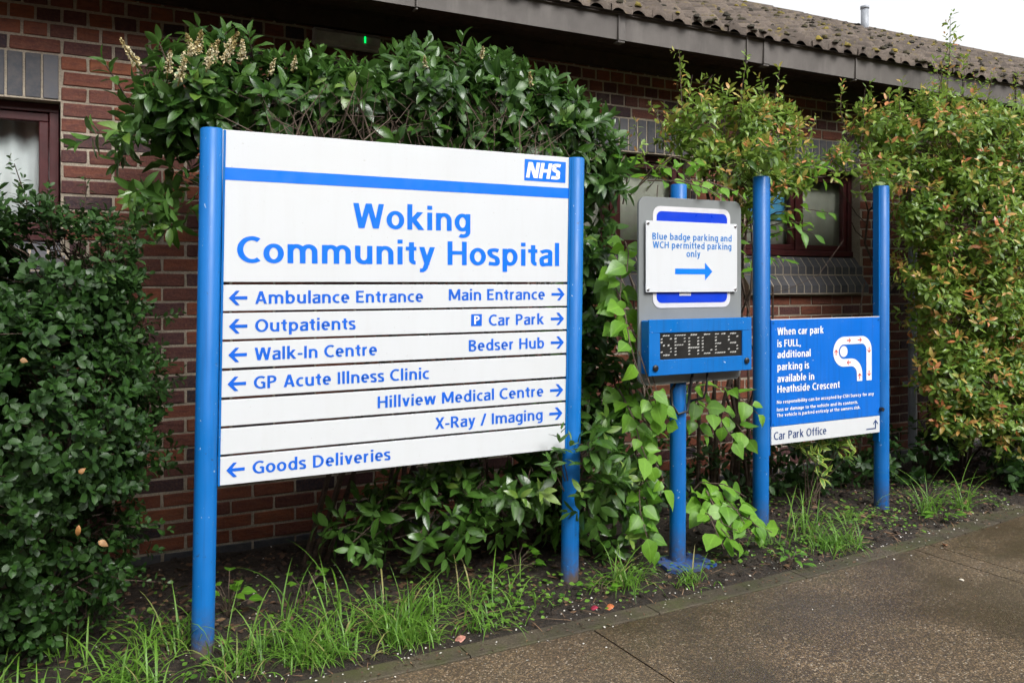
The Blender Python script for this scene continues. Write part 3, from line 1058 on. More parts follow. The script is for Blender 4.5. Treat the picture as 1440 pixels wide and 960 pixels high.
def hang(name, mat, x0, x1, z0, z1, v, amp, per, parent, cat_label=None):
    n = max(8, int((x1 - x0) / 0.012))
    V, F = [], []
    for i in range(n + 1):
        x = x0 + (x1 - x0) * i / n
        y = v + amp * math.sin(2 * math.pi * x / per + 0.8 * math.sin(x * 9))
        V += [(x, y, z0), (x, y * 0.9 + v * 0.1, z1)]
    for i in range(n):
        F.append((2 * i, 2 * i + 2, 2 * i + 3, 2 * i + 1))
    o = mesh_obj(name, V, F, mat, parent, True)
    so = o.modifiers.new('solid', 'SOLIDIFY')
    so.thickness = 0.003
    return o
wA = window(*WINS[0], [-0.61], 'pale')
wB = window(*WINS[1], [3.28], 'blind')
wC = window(*WINS[2], [5.0], 'blind')
wD = window(*WINS[3], [7.92], 'blind')
def inside(name, mat, x0, x1, z0, z1, v, amp, per, label, cat, group=None):
    o = hang(name, mat, x0, x1, z0, z1, v, amp, per, None)
    return tag(o, label, cat, group)
inside('curtain', M_CURTAIN, -1.18, -0.03, 1.55, 2.36, WV + 0.22, 0.016, 0.10, 'pale white curtain with folds inside the left window', 'curtain')
inside('curtain', M_YELLOW, -0.44, -0.31, 1.55, 2.36, WV + 0.19, 0.010, 0.07, 'narrow yellow curtain edge inside the left window', 'curtain')
inside('window_blind', M_BLIND, 2.6, 3.96, 1.55, 2.36, WV + 0.165, 0.003, 0.09, 'grey green blind drawn inside the window between hedge and grey sign', 'blind')
inside('window_blind', M_BLIND, 4.32, 5.68, 1.55, 2.36, WV + 0.165, 0.003, 0.09, 'grey beige blind drawn inside the window above the car park sign', 'blind')
inside('window_blind', M_BLIND, 7.24, 8.6, 1.55, 2.36, WV + 0.165, 0.003, 0.09, 'grey blind inside the far window behind the tall red-tipped shrub', 'blind')
po = MB()
po.box(4.55, 4.935, WV + 0.152, WV + 0.155, 1.93, 2.13)
tag(po.build('poster', M_POSTER), 'pale blue poster on the window behind the car park sign', 'poster')

# rooms behind, back wall and ends, so that the building is closed
rm = MB()
rm.box(U0, U1, 9.0, 9.25, -0.1, ZTOP)
rm.box(U0, U0 + 0.25, WV + 0.28, 9.0, -0.1, ZTOP)
rm.box(U1 - 0.25, U1, WV + 0.28, 9.0, -0.1, ZTOP)
rm.box(U0, U1, WV + 0.28, 9.0, ZTOP, ZTOP + 0.05)
rm.box(U0 + 0.25, U1 - 0.25, WV + 0.28, 9.0, 0.05, 0.1)
rm.box(U0 + 0.25, U1 - 0.25, WV + 1.2, WV + 1.25, 0.1, ZTOP)
rm.build('inner_wall', M_ROOM, hosp)
for x0, x1 in ((U0 - 0.02, U0 - 0.002), (U1 + 0.002, U1 + 0.02)):
    g = MB()
    g.add([(x0, 4.64, -0.1), (x0, 9.25, -0.1), (x0, 9.25, 3.0), (x0, 6.9, 4.25), (x0, 4.64, 3.0), (x1, 4.64, -0.1), (x1, 9.25, -0.1), (x1, 9.25, 3.0), (x1, 6.9, 4.25), (x1, 4.64, 3.0)],
          [(0, 1, 2, 3, 4), (9, 8, 7, 6, 5), (0, 5, 6, 1), (1, 6, 7, 2), (2, 7, 8, 3), (3, 8, 9, 4), (4, 9, 5, 0)])
    g.build('gable', M_MORTAR, hosp)

# eaves: soffit boards, timber plate, box gutter with joints and brackets
so = MB()
for i in range(4):
    y0 = 4.205 + i * 0.109
    so.box(U0 - 0.3, U1 + 0.3, y0, y0 + 0.104, 2.955, 2.975)
so.box(U0 - 0.3, U1 + 0.3, 4.20, 4.66, 2.976, 2.99)
so.box(U0 - 0.3, U1 + 0.3, 4.596, 4.634, 2.86, 2.954)
so.build('soffit', M_SOFFIT, hosp)
gu = MB()
jo = [-4.3, -2.0, 0.1, 1.65, 3.96, 6.2, 8.4, 10.6, 12.3]
for a, b in zip(jo, jo[1:]):
    dz = rnd.uniform(-0.004, 0.004)
    a, b = a + 0.002, b - 0.002
    prof = [(4.195, 2.905 + dz), (4.18, 2.90 + dz), (4.172, 3.055 + dz), (4.160, 3.060 + dz), (4.160, 3.066 + dz), (4.190, 3.068 + dz)]
    n = len(prof)
    gu.add([(a, p[0], p[1]) for p in prof] + [(b, p[0], p[1]) for p in prof], [(i, n + i, n + i + 1, i + 1) for i in range(n - 1)])
    gu.add([(a, 4.195, 2.905 + dz), (b, 4.195, 2.905 + dz), (b, 4.205, 2.974), (a, 4.205, 2.974)], [(0, 1, 2, 3)])
    gu.box(a, b, 4.196, 4.32, 2.985, 3.0)
gut = gu.build('gutter', M_FASCIA, hosp)
for x, w in ((1.65, 0.012), (2.96, 0.05), (3.96, 0.012), (4.13, 0.05), (4.99, 0.012), (6.2, 0.012), (6.9, 0.05), (0.1, 0.012), (8.4, 0.012)):
    g = MB()
    g.cbox(x - w / 2, x + w / 2, 4.163, 4.18, 2.897, 3.058 if w > 0.02 else 3.045, 0.002)
    g.cbox(x - w / 2, x + w / 2, 4.168, 4.22, 2.885, 2.896, 0.002)
    g.build('gutter_bracket', M_FASCIA, gut)

# interlocking tiles with two rolls, laid course by course
SL = 0.5
EV, EZ = 4.125, 3.046
TL = MB()
V, F, T = [], [], []
nrow = 13
gau = (6.75 - EV) / nrow
prof = []
for k in range(13):
    x = k / 12 * 0.15
    prof.append((x, 0.036 * max(0, math.cos(math.pi * (x - 0.05) / 0.10)) ** 0.8 if x < 0.1 else 0.0))
ncol = int((U1 - U0 + 1.0) / 0.15)
for r_ in range(nrow):
    v0, v1 = EV + r_ * gau, EV + (r_ + 1) * gau + 0.06
    off = rnd.uniform(-0.012, 0.012)
    for c_ in range(ncol):
        ub = U0 - 0.5 + c_ * 0.15 + off
        tj, lift = rnd.random(), rnd.uniform(-0.006, 0.007)
        b = len(V)
        for (x, h) in prof:
            z0, z1 = EZ + (v0 - EV) * SL + 0.048 + lift, EZ + (v1 - EV) * SL + 0.002
            V += [(ub + x, v0 + lift, z0 + h * 0.75 - 0.045), (ub + x, v0 + lift, z0 + h), (ub + x, v1, z1 + h * 0.8)]
            T += [tj] * 3
        for k in range(len(prof) - 1):
            a = b + k * 3
            F += [(a, a + 3, a + 4, a + 1), (a + 1, a + 4, a + 5, a + 2)]
roof = mesh_obj('roof', np.array(V), np.array(F), M_TILE, hosp, False, {'tint': T})
bk = MB()
bk.add([(U0 - 0.5, EV + 0.03, EZ), (U1 + 0.5, EV + 0.03, EZ), (U1 + 0.5, 6.75, EZ + (6.72 - EV) * SL), (U0 - 0.5, 6.75, EZ + (6.72 - EV) * SL),
        (U1 + 0.5, 9.5, 3.0), (U0 - 0.5, 9.5, 3.0)], [(0, 1, 2, 3), (3, 2, 4, 5)])
bk.build('roof_deck', M_TILE, roof)
rd = MB()
zr = EZ + (6.75 - EV) * SL
x = U0 - 0.5
while x < U1 + 0.5:
    rd.tint = rnd.random()
    pts = [(x + 0.002, 6.76, zr - 0.035), (x + 0.44, 6.76, zr - 0.035 + rnd.uniform(-0.006, 0.006))]
    rd.tube(pts, [0.10, 0.105], 12)
    x += 0.45
rd.build('ridge_tile', M_TILE, roof, True)
# moss cushions on the tile noses
V, F, T = [], [], []
def blob(c, rx, ry, rz, t):
    b = len(V)
    nr, ns = 4, 8
    for i in range(nr + 1):
        a = math.pi / 2 * i / nr
        for k in range(ns):
            w_ = 1 + rnd.uniform(-0.38, 0.38)
            V.append((c[0] + rx * w_ * math.cos(a) * math.cos(k * 6.283 / ns), c[1] + ry * w_ * math.cos(a) * math.sin(k * 6.283 / ns), c[2] + rz * w_ * math.sin(a)))
            T.append(t)
    for i in range(nr):
        for k in range(ns):
            F.append((b + i * ns + k, b + i * ns + (k + 1) % ns, b + (i + 1) * ns + (k + 1) % ns, b + (i + 1) * ns + k))
for r_ in range(nrow):
    for c_ in range(25, ncol - 8):
        if rnd.random() < (0.7 if r_ < 2 else 0.42):
            v0 = EV + r_ * gau
            s = rnd.uniform(0.45, 1.0)
            blob((U0 - 0.5 + c_ * 0.15 + 0.05 + rnd.uniform(-0.012, 0.02), v0 + rnd.uniform(-0.012, 0.012), EZ + (v0 - EV) * SL + 0.058), 0.036 * s, 0.026 * s, 0.026 * s, rnd.random() ** 1.8)
for _ in range(1200):
    r_ = int(rnd.random() ** 1.2 * nrow)
    c_ = rnd.randrange(ncol)
    pat = noise.noise(Vector((c_ * 0.12, r_ * 0.6, 4)))
    if pat < -0.1 and rnd.random() < 0.75:
        continue
    v0 = EV + r_ * gau
    s = rnd.uniform(0.35, 1.0)
    blob((U0 - 0.5 + c_ * 0.15 + rnd.uniform(0.0, 0.15), v0 + rnd.uniform(0.0, 0.03), EZ + (v0 - EV) * SL + 0.040), 0.042 * s, 0.040 * s, 0.020 * s, rnd.random() ** 1.4 if r_ else rnd.random() * 0.5)
tag(mesh_obj('moss', np.array(V), np.array(F), M_MOSS, roof, True, {'tint': T}), kind='stuff')

# flue pipe near the ridge and downpipe
fl = MB()
zb = EZ + (6.45 - EV) * SL
fl.tube([(7.86, 6.45, zb - 0.1), (7.86, 6.45, zb + 0.27)], 0.042, 14)
fl.tube([(7.86, 6.45, zb + 0.27), (7.86, 6.45, zb + 0.30)], [0.048, 0.048], 14)
fl.tube([(7.86, 6.45, zb - 0.03), (7.86, 6.45, zb + 0.03)], [0.085, 0.05], 14)
fl.build('flue_pipe', M_PIPE, hosp, True)
dp = MB()
dp.tube([(6.15, 4.58, 0.1), (6.15, 4.58, 2.72), (6.15, 4.45, 2.84), (6.15, 4.27, 2.92), (6.15, 4.27, 2.99)], 0.034, 10)
for z in (0.6, 1.55, 2.5):
    dp.box(6.105, 6.195, 4.54, 4.638, z, z + 0.035)
dp.build('downpipe', M_PIPE, hosp, False)


# two-storey wing across the path, behind the camera: added to block low sky light
blocker = empty('added_sky_blocker', (2.0, -9.0, 0), 'added unseen brick block behind the camera that shuts out low sky light', 'building')
M_FAR = mat_plain('blocker_brick', (0.15, 0.055, 0.04), 0.85, var=0.3, scale=3)
g = MB()
g.box(-22, 28, -16, -9, 0, 7.4)
g.build('wall', M_FAR, blocker)
g = MB()
g.add([(-22.4, -8.6, 7.3), (28.4, -8.6, 7.3), (28.4, -12.5, 9.5), (-22.4, -12.5, 9.5), (28.4, -16.4, 7.3), (-22.4, -16.4, 7.3)], [(0, 1, 2, 3), (3, 2, 4, 5), (0, 3, 5), (1, 4, 2)])
g.build('roof', M_TILE, blocker)
for zf in (1.0, 3.9):
    for k in range(16):
        x = -20.5 + 3.05 * k
        g = MB()
        g.box(x, x + 1.5, -9.02, -8.96, zf, zf + 1.25)
        f_ = g.build('window', M_FRAME, blocker)
        g = MB()
        g.box(x + 0.07, x + 1.43, -8.955, -8.95, zf + 0.07, zf + 1.18)
        g.build('pane', M_SCREEN, f_)

# emergency light under the eaves
el = empty('bulkhead_light', (1.40, 4.636, 2.76), 'long pale emergency light with a green indicator under the eaves', 'light fitting')
g = MB()
g.cbox(1.215, 1.60, 4.60, 4.636, 2.755, 2.85, 0.006)
g.build('housing', M_LIGHT, el)
g = MB()
pr = [(4.60, 2.765), (4.575, 2.78), (4.575, 2.825), (4.60, 2.842)]
g.add([(1.225, *p) for p in pr] + [(1.59, *p) for p in pr], [(0, 1, 2, 3), (7, 6, 5, 4)] + [(i, 4 + i, 5 + i, i + 1) for i in range(3)])
g.build('diffuser', M_LIGHT, el)
led = bpy.data.materials.new('green_indicator')
led.use_nodes = True
lb = led.node_tree.nodes['Principled BSDF']
lb.inputs['Base Color'].default_value = (0.0, 0.3, 0.05, 1)
lb.inputs['Emission Color'].default_value = (0.0, 1.0, 0.15, 1)
lb.inputs['Emission Strength'].default_value = 0.7
g = MB()
g.tube([(1.50, 4.573, 2.79), (1.50, 4.573, 2.825)], 0.0045, 8)
g.build('indicator_lamp', led, el, True)
#@@PART3
# ------------------------------------------------------------------ hospital direction sign
LEAN = 0.0167
SV = 3.42                       # face of the boards
sign = empty('direction_sign', (1.32, 3.44, 0), 'big white hospital direction sign on two round blue posts', 'sign')
def post(name, u0, v, ztop, r, mat, parent, lean=0.0, zb=-0.25, cap=True, n=28):
    g = MB()
    g.tube([(u0 + lean * zb, v, zb), (u0 + lean * ztop, v, ztop - 0.004), (u0 + lean * ztop, v, ztop)], [r, r, r - 0.004], n)
    p = g.build(name, mat, parent, True)
    m_ = p.modifiers.new('edges', 'EDGE_SPLIT')
    m_.split_angle = R(50)
    return p
for u in (0.478, 2.140):
    p = post('post', u, 3.44, 2.045, 0.0425, M_POST, sign, LEAN)
    sgn = 1 if u < 1 else -1
    g = MB()                    # slotted channel on the inner side that holds the boards
    a, b = sorted((u + sgn * 0.041, u + sgn * 0.0495))
    for dy in (-0.0245, 0.009):
        y0 = 3.44 + dy
        pts = [(a, y0, 0.664), (b, y0, 0.664), (b, y0 + 0.004, 0.664), (a, y0 + 0.004, 0.664)]
        bot = [(q[0] + LEAN * 0.664, q[1], q[2]) for q in pts]
        top = [(q[0] + LEAN * 2.04, q[1], 2.04) for q in pts]
        g.add(bot + top, [(0, 1, 2, 3), (7, 6, 5, 4), (0, 4, 5, 1), (1, 5, 6, 2), (2, 6, 7, 3), (3, 7, 4, 0)])
    g.build('channel', M_POST, p)

def board(z0, z1, name):
    g = MB()
    zc = (z0 + z1) / 2
    j = rnd.uniform(-0.0015, 0.0015)
    x0, x1 = 0.5205 + LEAN * zc, 2.0975 + LEAN * zc
    g.cbox(x0 + j, x1 + j, SV, SV + 0.022, z0, z1, 0.0016)
    return g.build(name, M_WHITE, sign)
YL = SV - 0.0012
hd = board(1.4515, 2.042, 'header_board')
g = MB()
g.add([(0.5225 + LEAN * 1.74, YL, 1.848), (2.0955 + LEAN * 1.74, YL, 1.848), (2.0955 + LEAN * 1.74, YL, 1.896), (0.5225 + LEAN * 1.74, YL, 1.896)], [(0, 1, 2, 3)])
g.build('blue_stripe', M_LETBIG, hd)
g = MB()
text_to(g, 'Woking', 1.070, 1.608, 1.677, 0.1035, YL, 0.176)
text_to(g, 'Community Hospital', 0.603, 2.070, 1.527, 0.1035, YL, 0.176)
g.build('lettering', M_LETBIG, hd)
lg = MB()
lg.add([(1.882, YL, 1.920), (2.104, YL, 1.920), (2.107, YL, 2.0185), (1.885, YL, 2.0185)], [(0, 1, 2, 3)])
logo = lg.build('health_service_logo', M_LETBIG, hd)
g = MB()
yy = YL - 0.0009
zb, zt, sh = 1.9335, 2.0065, 0.20
def para(x0, x1, z0, z1):
    g.add([(x0 + (z0 - zb) * sh, yy, z0), (x1 + (z0 - zb) * sh, yy, z0), (x1 + (z1 - zb) * sh, yy, z1), (x0 + (z1 - zb) * sh, yy, z1)], [(0, 1, 2, 3)])
nx = 1.890
para(nx, nx + 0.0185, zb, zt); para(nx + 0.0435, nx + 0.062, zb, zt)
g.add([(nx + 0.0005 + (zt - zb) * sh, yy - 0.0002, zt), (nx + 0.021 + (zt - zb) * sh, yy - 0.0002, zt), (nx + 0.0615, yy - 0.0002, zb), (nx + 0.041, yy - 0.0002, zb)], [(3, 2, 1, 0)])
hx = nx + 0.068
para(hx, hx + 0.0185, zb, zt); para(hx + 0.0405, hx + 0.059, zb, zt); para(hx + 0.018, hx + 0.041, zb + 0.0285, zb + 0.0445)
text_to(g, 'S', hx + 0.061, hx + 0.113, zb, 0.073, yy - 0.0003, 0.25, italic=0.2)
g.build('lettering', M_LETWHITE, logo)

rows = [(1.3385, 1.4405), (1.228, 1.330), (1.1165, 1.2185), (1.004, 1.1055), (0.8925, 0.993), (0.783, 0.882), (0.664, 0.773)]
left = {0: ('Ambulance Entrance', 0.672, 1.382), 1: ('Outpatients', 0.672, 1.080), 2: ('Walk-In Centre', 0.670, 1.173), 3: ('GP Acute Illness Clinic', 0.667, 1.410), 6: ('Goods Deliveries', 0.662, 1.233)}
right = {0: ('Main Entrance', 1.503, 1.992), 1: ('Car Park', 1.699, 1.988), 2: ('Bedser Hub', 1.600, 1.988), 4: ('Hillview Medical Centre', 1.176, 1.984), 5: ('X-Ray / Imaging', 1.439, 1.980)}
for i, (z0, z1) in enumerate(rows):
    bd = board(z0, z1, 'direction_board')
    g = MB()
    zb = z0 + 0.027
    if i in left:
        t, a, b = left[i]
        zz = zb if i < 6 else zb + 0.006
        text_to(g, t, a, b, zz, 0.0495, YL, 0.172)
        arrow_right(g, a - 0.100, a - 0.030, zz + 0.024, 0.056, YL, 0.0125, left=True)
    if i in right:
        t, a, b = right[i]
        zz = zb if i != 0 else zb + 0.005
        text_to(g, t, a, b, zz, 0.0495, YL, 0.172)
        arrow_right(g, b + 0.036, b + 0.108, zz + 0.0235, 0.058, YL, 0.0125)
    if len(g.v):
        g.build('lettering', M_LET, bd)
    if i == 1:
        g = MB()
        g.add([(1.611, YL, zb), (1.664, YL, zb), (1.665, YL, zb + 0.053), (1.612, YL, zb + 0.053)], [(0, 1, 2, 3)])
        ps = g.build('parking_symbol', M_LET, bd)
        g = MB()
        text_to(g, 'P', 1.626, 1.653, zb + 0.008, 0.038, YL - 0.001, 0.19)
        g.build('lettering', M_LETWHITE, ps)

# ------------------------------------------------------------------ parking display sign on one pole
pk = empty('parking_display_sign', (2.785, 3.42, 0), 'grey and blue parking sign with unlit dot display on one blue pole', 'sign')
PV = 3.36
post('post', 2.780, 3.425, 1.95, 0.041, M_POST2, pk, 0.004)
g = MB()
n = 16
def ragged(k):
    a = 2 * math.pi * k / n
    r_ = 0.135 + 0.012 * math.sin(k * 2.3)
    return (2.79 + r_ * max(-1, min(1, 1.25 * math.cos(a))), 3.385 + 0.115 * max(-1, min(1, 1.25 * math.sin(a))))
top = [(*ragged(k), 0.034) for k in range(n)]
bot = [(p[0], p[1], -0.02) for p in top]
g.add(top + bot, [tuple(range(n))] + [(k, n + k, n + (k + 1) % n, (k + 1) % n) for k in range(n)])
M_BASE = mat_paint('peeling_blue_paint', (0.003, 0.10, 0.42), 0.45, 0.9)
bt = M_BASE.node_tree
bp = g.build('base_plate', M_BASE, pk)
for a in (45, 135, 225, 315):
    q = MB()
    x, y = 2.79 + 0.115 * math.cos(R(a)), 3.385 + 0.095 * math.sin(R(a))
    q.tube([(x, y, 0.03), (x, y, 0.046)], 0.011, 6)
    q.build('bolt', M_BASE, bp)
g = MB()
g.prism(rrect(2.488, 3.150, 0.945, 1.872, 0.045), PV, PV + 0.014)
bpl = g.build('backing_plate', M_GREY, pk)
m_ = bpl.modifiers.new('bevel', 'BEVEL'); m_.width = 0.0015; m_.limit_method = 'ANGLE'
g = MB()
g.prism(rrect(2.572, 3.072, 1.323, 1.828, 0.045), PV - 0.003, PV - 0.0002)
ps = g.build('parking_sign', M_BORDER, pk)
g = MB()
g.prism(rrect(2.594, 3.050, 1.348, 1.803, 0.030), PV - 0.0042, PV - 0.0032)
g.build('blue_panel', M_ROYAL, ps)
g = MB()
g.box(2.735, 2.81, PV - 0.0049, PV - 0.0044, 1.383, 1.405)
g.build('white_mark', M_BORDER, ps)
g = MB()
g.prism(rrect(2.519, 3.106, 1.402, 1.753, 0.006), PV - 0.017, PV - 0.013)
nb = g.build('notice_board', M_WHITE, pk)
g = MB()
y = PV - 0.0182
text_to(g, 'Blue badge parking and', 2.557, 3.068, 1.661, 0.0325, y, 0.17, 1.3)
text_to(g, 'WCH permitted parking', 2.560, 3.066, 1.619, 0.0325, y, 0.17, 1.3)
text_to(g, 'only', 2.770, 2.860, 1.578, 0.0325, y, 0.17, 1.3)
g.build('lettering', M_LETSKY, nb)
g = MB()
g.add([(2.698, y, 1.491), (2.890, y, 1.491), (2.890, y, 1.519), (2.698, y, 1.519)], [(0, 1, 2, 3)])
g.add([(2.890, y, 1.460), (2.938, y, 1.505), (2.890, y, 1.550)], [(0, 1, 2)])
g.build('arrow', M_ARROW, nb)
for x, z in ((2.531, 1.74), (3.094, 1.74), (2.531, 1.415), (3.094, 1.415)):
    q = MB()
    q.tube([(x, PV - 0.013, z), (x, PV - 0.0195, z), (x, PV - 0.021, z)], [0.0085, 0.0085, 0.005], 12)
    q.build('screw', M_STEEL, nb, False)
# display cabinet
BV = 3.285
g = MB()
g.cbox(2.500, 3.146, BV + 0.012, PV - 0.001, 1.004, 1.264, 0.004)
dbx = g.build('display_box', M_BOXBLUE, pk)
g = MB()
fx0, fx1, fz0, fz1 = 2.494, 3.152, 0.998, 1.270
sx0, sx1, sz0, sz1 = 2.560, 3.088, 1.074, 1.204
for a, b, c, d in ((fx0, fx1, sz1, fz1), (fx0, fx1, fz0, sz0)):
    g.cbox(a, b, BV, BV + 0.0115, c, d, 0.002)
g.cbox(fx0, sx0, BV + 0.0004, BV + 0.0111, sz0, sz1, 0.001)
g.cbox(sx1, fx1, BV + 0.0004, BV + 0.0111, sz0, sz1, 0.001)
g.build('front_frame', M_BOXBLUE, dbx)
g = MB()
g.box(sx0, sx1, BV + 0.006, BV + 0.0112, sz0, sz1)
scr = g.build('display_screen', M_SCREEN, pk)
g = MB()
FONT = {'S': ['01110', '10001', '10000', '01110', '00001', '10001', '01110'], 'P': ['11111', '10001', '10001', '11110', '10000', '10000', '10000'],
        'A': ['01110', '10001', '10001', '10001', '11111', '10001', '10001'], 'C': ['01110', '10001', '10000', '10000', '10000', '10001', '01110'],
        'E': ['11111', '10000', '10000', '11110', '10000', '10000', '11111']}
cw = (sx1 - sx0 - 0.014) / 6
for i, ch in enumerate('SPACES'):
    for r_ in range(7):
        for c_ in range(5):
            if FONT[ch][r_][c_] == '1' and rnd.random() > 0.02:
                x = sx0 + 0.013 + i * cw + c_ * 0.0142
                z = sz1 - 0.014 - r_ * 0.0158
                w, h = rnd.uniform(0.0052, 0.0066), rnd.choice((0.0026, 0.0030, 0.0030, 0.0040))
                y0 = BV + 0.0052
                g.add([(x - w, y0, z - h - 0.0008), (x + w, y0, z - h + 0.0012), (x + w, y0, z + h + 0.0012), (x - w, y0, z + h - 0.0008)], [(0, 1, 2, 3)])
g.build('display_dots', M_DOT, scr)
for x, z in ((2.530, 1.036), (3.115, 1.048)):
    q = MB()
    q.tube([(x, BV + 0.002, z), (x, BV - 0.008, z), (x, BV - 0.012, z)], [0.0155, 0.0155, 0.010], 14)
    q.build('lock', M_BLACK, dbx)
g = MB()
g.tube([(2.80, 3.33, 1.0), (2.798, 3.345, 0.93), (2.81, 3.37, 0.86), (2.79, 3.36, 0.80), (2.745, 3.375, 0.785), (2.725, 3.40, 0.83), (2.735, 3.42, 0.9), (2.76, 3.40, 0.955)], 0.0075, 8)
g.tube([(2.90, 3.335, 1.0), (2.90, 3.345, 0.9), (2.895, 3.36, 0.86), (2.84, 3.41, 0.84)], 0.006, 8)
g.build('cable', M_BLACK, pk, True)

# ------------------------------------------------------------------ overflow parking sign
ov = empty('overflow_parking_sign', (4.07, 3.64, 0), 'blue car park notice with white route map between two tall blue poles', 'sign')
OV = 3.61
for u in (3.562, 4.590):
    p = post('post', u, 3.64, 2.06, 0.0455, M_POST2, ov, 0.001)
    s_ = 1 if u < 4 else -1
    a, b = sorted((u + s_ * 0.042, u + s_ * 0.052))
    g = MB()
    g.box(a, b, 3.618, 3.662, 0.45, 2.055)
    g.build('channel', M_POST2, p)
g = MB()
g.cbox(3.6155, 4.5365, OV, OV + 0.016, 0.616, 1.232, 0.0015)
bl = g.build('notice_panel', M_BLUEFACE, ov)
g = MB()
g.box(3.6155, 4.5365, OV + 0.001, OV + 0.0145, 1.2325, 1.237)
g.build('top_trim', M_BORDER, bl)
y = OV - 0.0012
g = MB()
for t, a, b, z in (('When car park', 3.661, 4.040, 1.145), ('is FULL,', 3.661, 3.850, 1.075), ('additional', 3.661, 3.930, 1.011), ('parking is', 3.661, 3.918, 0.940), ('available in', 3.661, 3.960, 0.871), ('Heathside Crescent', 3.661, 4.176, 0.810)):
    text_to(g, t, a, b, z, 0.042, y, 0.19)
for t, a, b, z in (('No responsibility can be accepted by CSH Surrey for any', 3.657, 4.480, 0.7465), ('loss or damage to the vehicle and its contents.', 3.657, 4.338, 0.7035), ('The vehicle is parked entirely at the owners risk.', 3.657, 4.360, 0.670)):
    text_to(g, t, a, b, z, 0.0195, y, 0.18)
g.build('lettering', M_LETWHITE, bl)
# route map: a bent road band round a small island
g = MB()
def band(path, w):
    """flat ribbon of width w along path in the (x,z) plane"""
    V, F = [], []
    for i, p in enumerate(path):
        a, b = path[max(0, i - 1)], path[min(len(path) - 1, i + 1)]
        dx, dz = b[0] - a[0], b[1] - a[1]
        l = math.hypot(dx, dz)
        nx_, nz_ = -dz / l, dx / l
        V += [(p[0] + nx_ * w / 2, y, p[1] + nz_ * w / 2), (p[0] - nx_ * w / 2, y, p[1] - nz_ * w / 2)]
    for i in range(len(path) - 1):
        F.append((2 * i, 2 * i + 1, 2 * i + 3, 2 * i + 2))
    g.add(V, F)
def arc(cx, cz, r_, a0, a1, n=12):
    return [(cx + r_ * math.cos(R(a0 + (a1 - a0) * k / n)), cz + r_ * math.sin(R(a0 + (a1 - a0) * k / n))) for k in range(n + 1)]
wd = 0.047
path = [(4.352, 0.842), (4.352, 0.875)] + arc(4.277, 0.885, 0.075, 0, 90) + [(4.25, 0.96), (4.215, 0.96)] + arc(4.212, 1.0275, 0.0675, 270, 90) + [(4.25, 1.095), (4.33, 1.095)] + arc(4.372, 1.030, 0.065, 90, 0) + [(4.437, 1.0), (4.437, 0.842)]
band(path, wd)
g.add([(p[0], y, p[1]) for p in arc(4.212, 1.0285, 0.0335, 0, 345, 23)], [tuple(range(24))])
mp = g.build('route_map', M_LETWHITE, bl)
g = MB()
def small_arrow(x, z, ang):
    c, s = math.cos(R(ang)), math.sin(R(ang))
    def T(px_, pz): return (x + px_ * c - pz * s, y - 0.0008, z + px_ * s + pz * c)
    h, t = 0.0185, 0.0034
    g.add([T(-h, -t), (T(h * 0.8, -t)), T(h * 0.8, t), T(-h, t)], [(0, 1, 2, 3)])
    for sg in (1, -1):
        g.add([T(h, 0), T(h * 0.15, sg * 0.0155), T(-0.003, sg * 0.0155), T(h * 0.5, 0)], [(0, 1, 2, 3)])
for a in ((4.256, 1.095, 0), (4.352, 1.095, 0), (4.437, 1.03, -90), (4.437, 0.885, -90), (4.352, 0.872, 90), (4.256, 0.960, 180), (4.1445, 1.025, 90)):
    small_arrow(*a)
g.build('arrow', M_RED, mp)
for x, z in ((3.63, 1.217), (4.524, 1.217), (3.63, 0.629)):
    q = MB()
    q.tube([(x, OV + 0.001, z), (x, OV - 0.0035, z)], 0.006, 10)
    q.build('bolt', M_POST2, bl)
q = MB()
q.tube([(4.541, OV + 0.004, 0.655), (4.541, OV - 0.022, 0.655)], 0.013, 10)
q.build('knob', M_BLACK, ov)
g = MB()
g.cbox(3.6155, 4.5365, OV, OV + 0.016, 0.510, 0.613, 0.0015)
wb = g.build('office_board', M_WHITE, ov)
g = MB()
text_to(g, 'Car Park Office', 3.634, 4.062, 0.5385, 0.046, y, 0.155)
g.add([(4.412, y, 0.534), (4.500, y, 0.534), (4.500, y, 0.541), (4.412, y, 0.541)], [(0, 1, 2, 3)])
g.add([(4.4915, y - 0.0002, 0.5405), (4.5005, y - 0.0002, 0.5405), (4.5005, y - 0.0002, 0.585), (4.4915, y - 0.0002, 0.585)], [(0, 1, 2, 3)])
for s_ in (1, -1):
    g.add([(4.496, y - 0.0004, 0.594), (4.496 + s_ * 0.022, y - 0.0004, 0.570), (4.496 + s_ * 0.022, y - 0.0004, 0.560), (4.496, y - 0.0004, 0.582)], [(0, 1, 2, 3)])
g.build('lettering', M_LETNAVY, wb)
#@@PART4
# ------------------------------------------------------------------ plants
def clear_of_signs(p):
    """keep leaves out of boards, cabinets and posts, and off the wall"""
    k = (p[:, 1] < 4.60) & (p[:, 2] > 0.0)
    def inbox(a, b, c, d, e, f):
        return (p[:, 0] > a) & (p[:, 0] < b) & (p[:, 1] > c) & (p[:, 1] < d) & (p[:, 2] > e) & (p[:, 2] < f)
    k &= ~inbox(0.42, 2.24, 3.385, 3.50, 0.60, 2.06)
    k &= ~inbox(2.46, 3.19, 3.22, 3.40, 0.93, 1.89)
    k &= ~inbox(3.50, 4.65, 3.58, 3.70, 0.49, 1.25)
    for u, v, r_ in ((0.495, 3.44, 0.055), (2.158, 3.44, 0.055), (2.782, 3.425, 0.052), (3.562, 3.64, 0.06), (4.59, 3.64, 0.06)):
        k &= (np.hypot(p[:, 0] - u, p[:, 1] - v) > r_) | (p[:, 2] > 2.08)
    return k

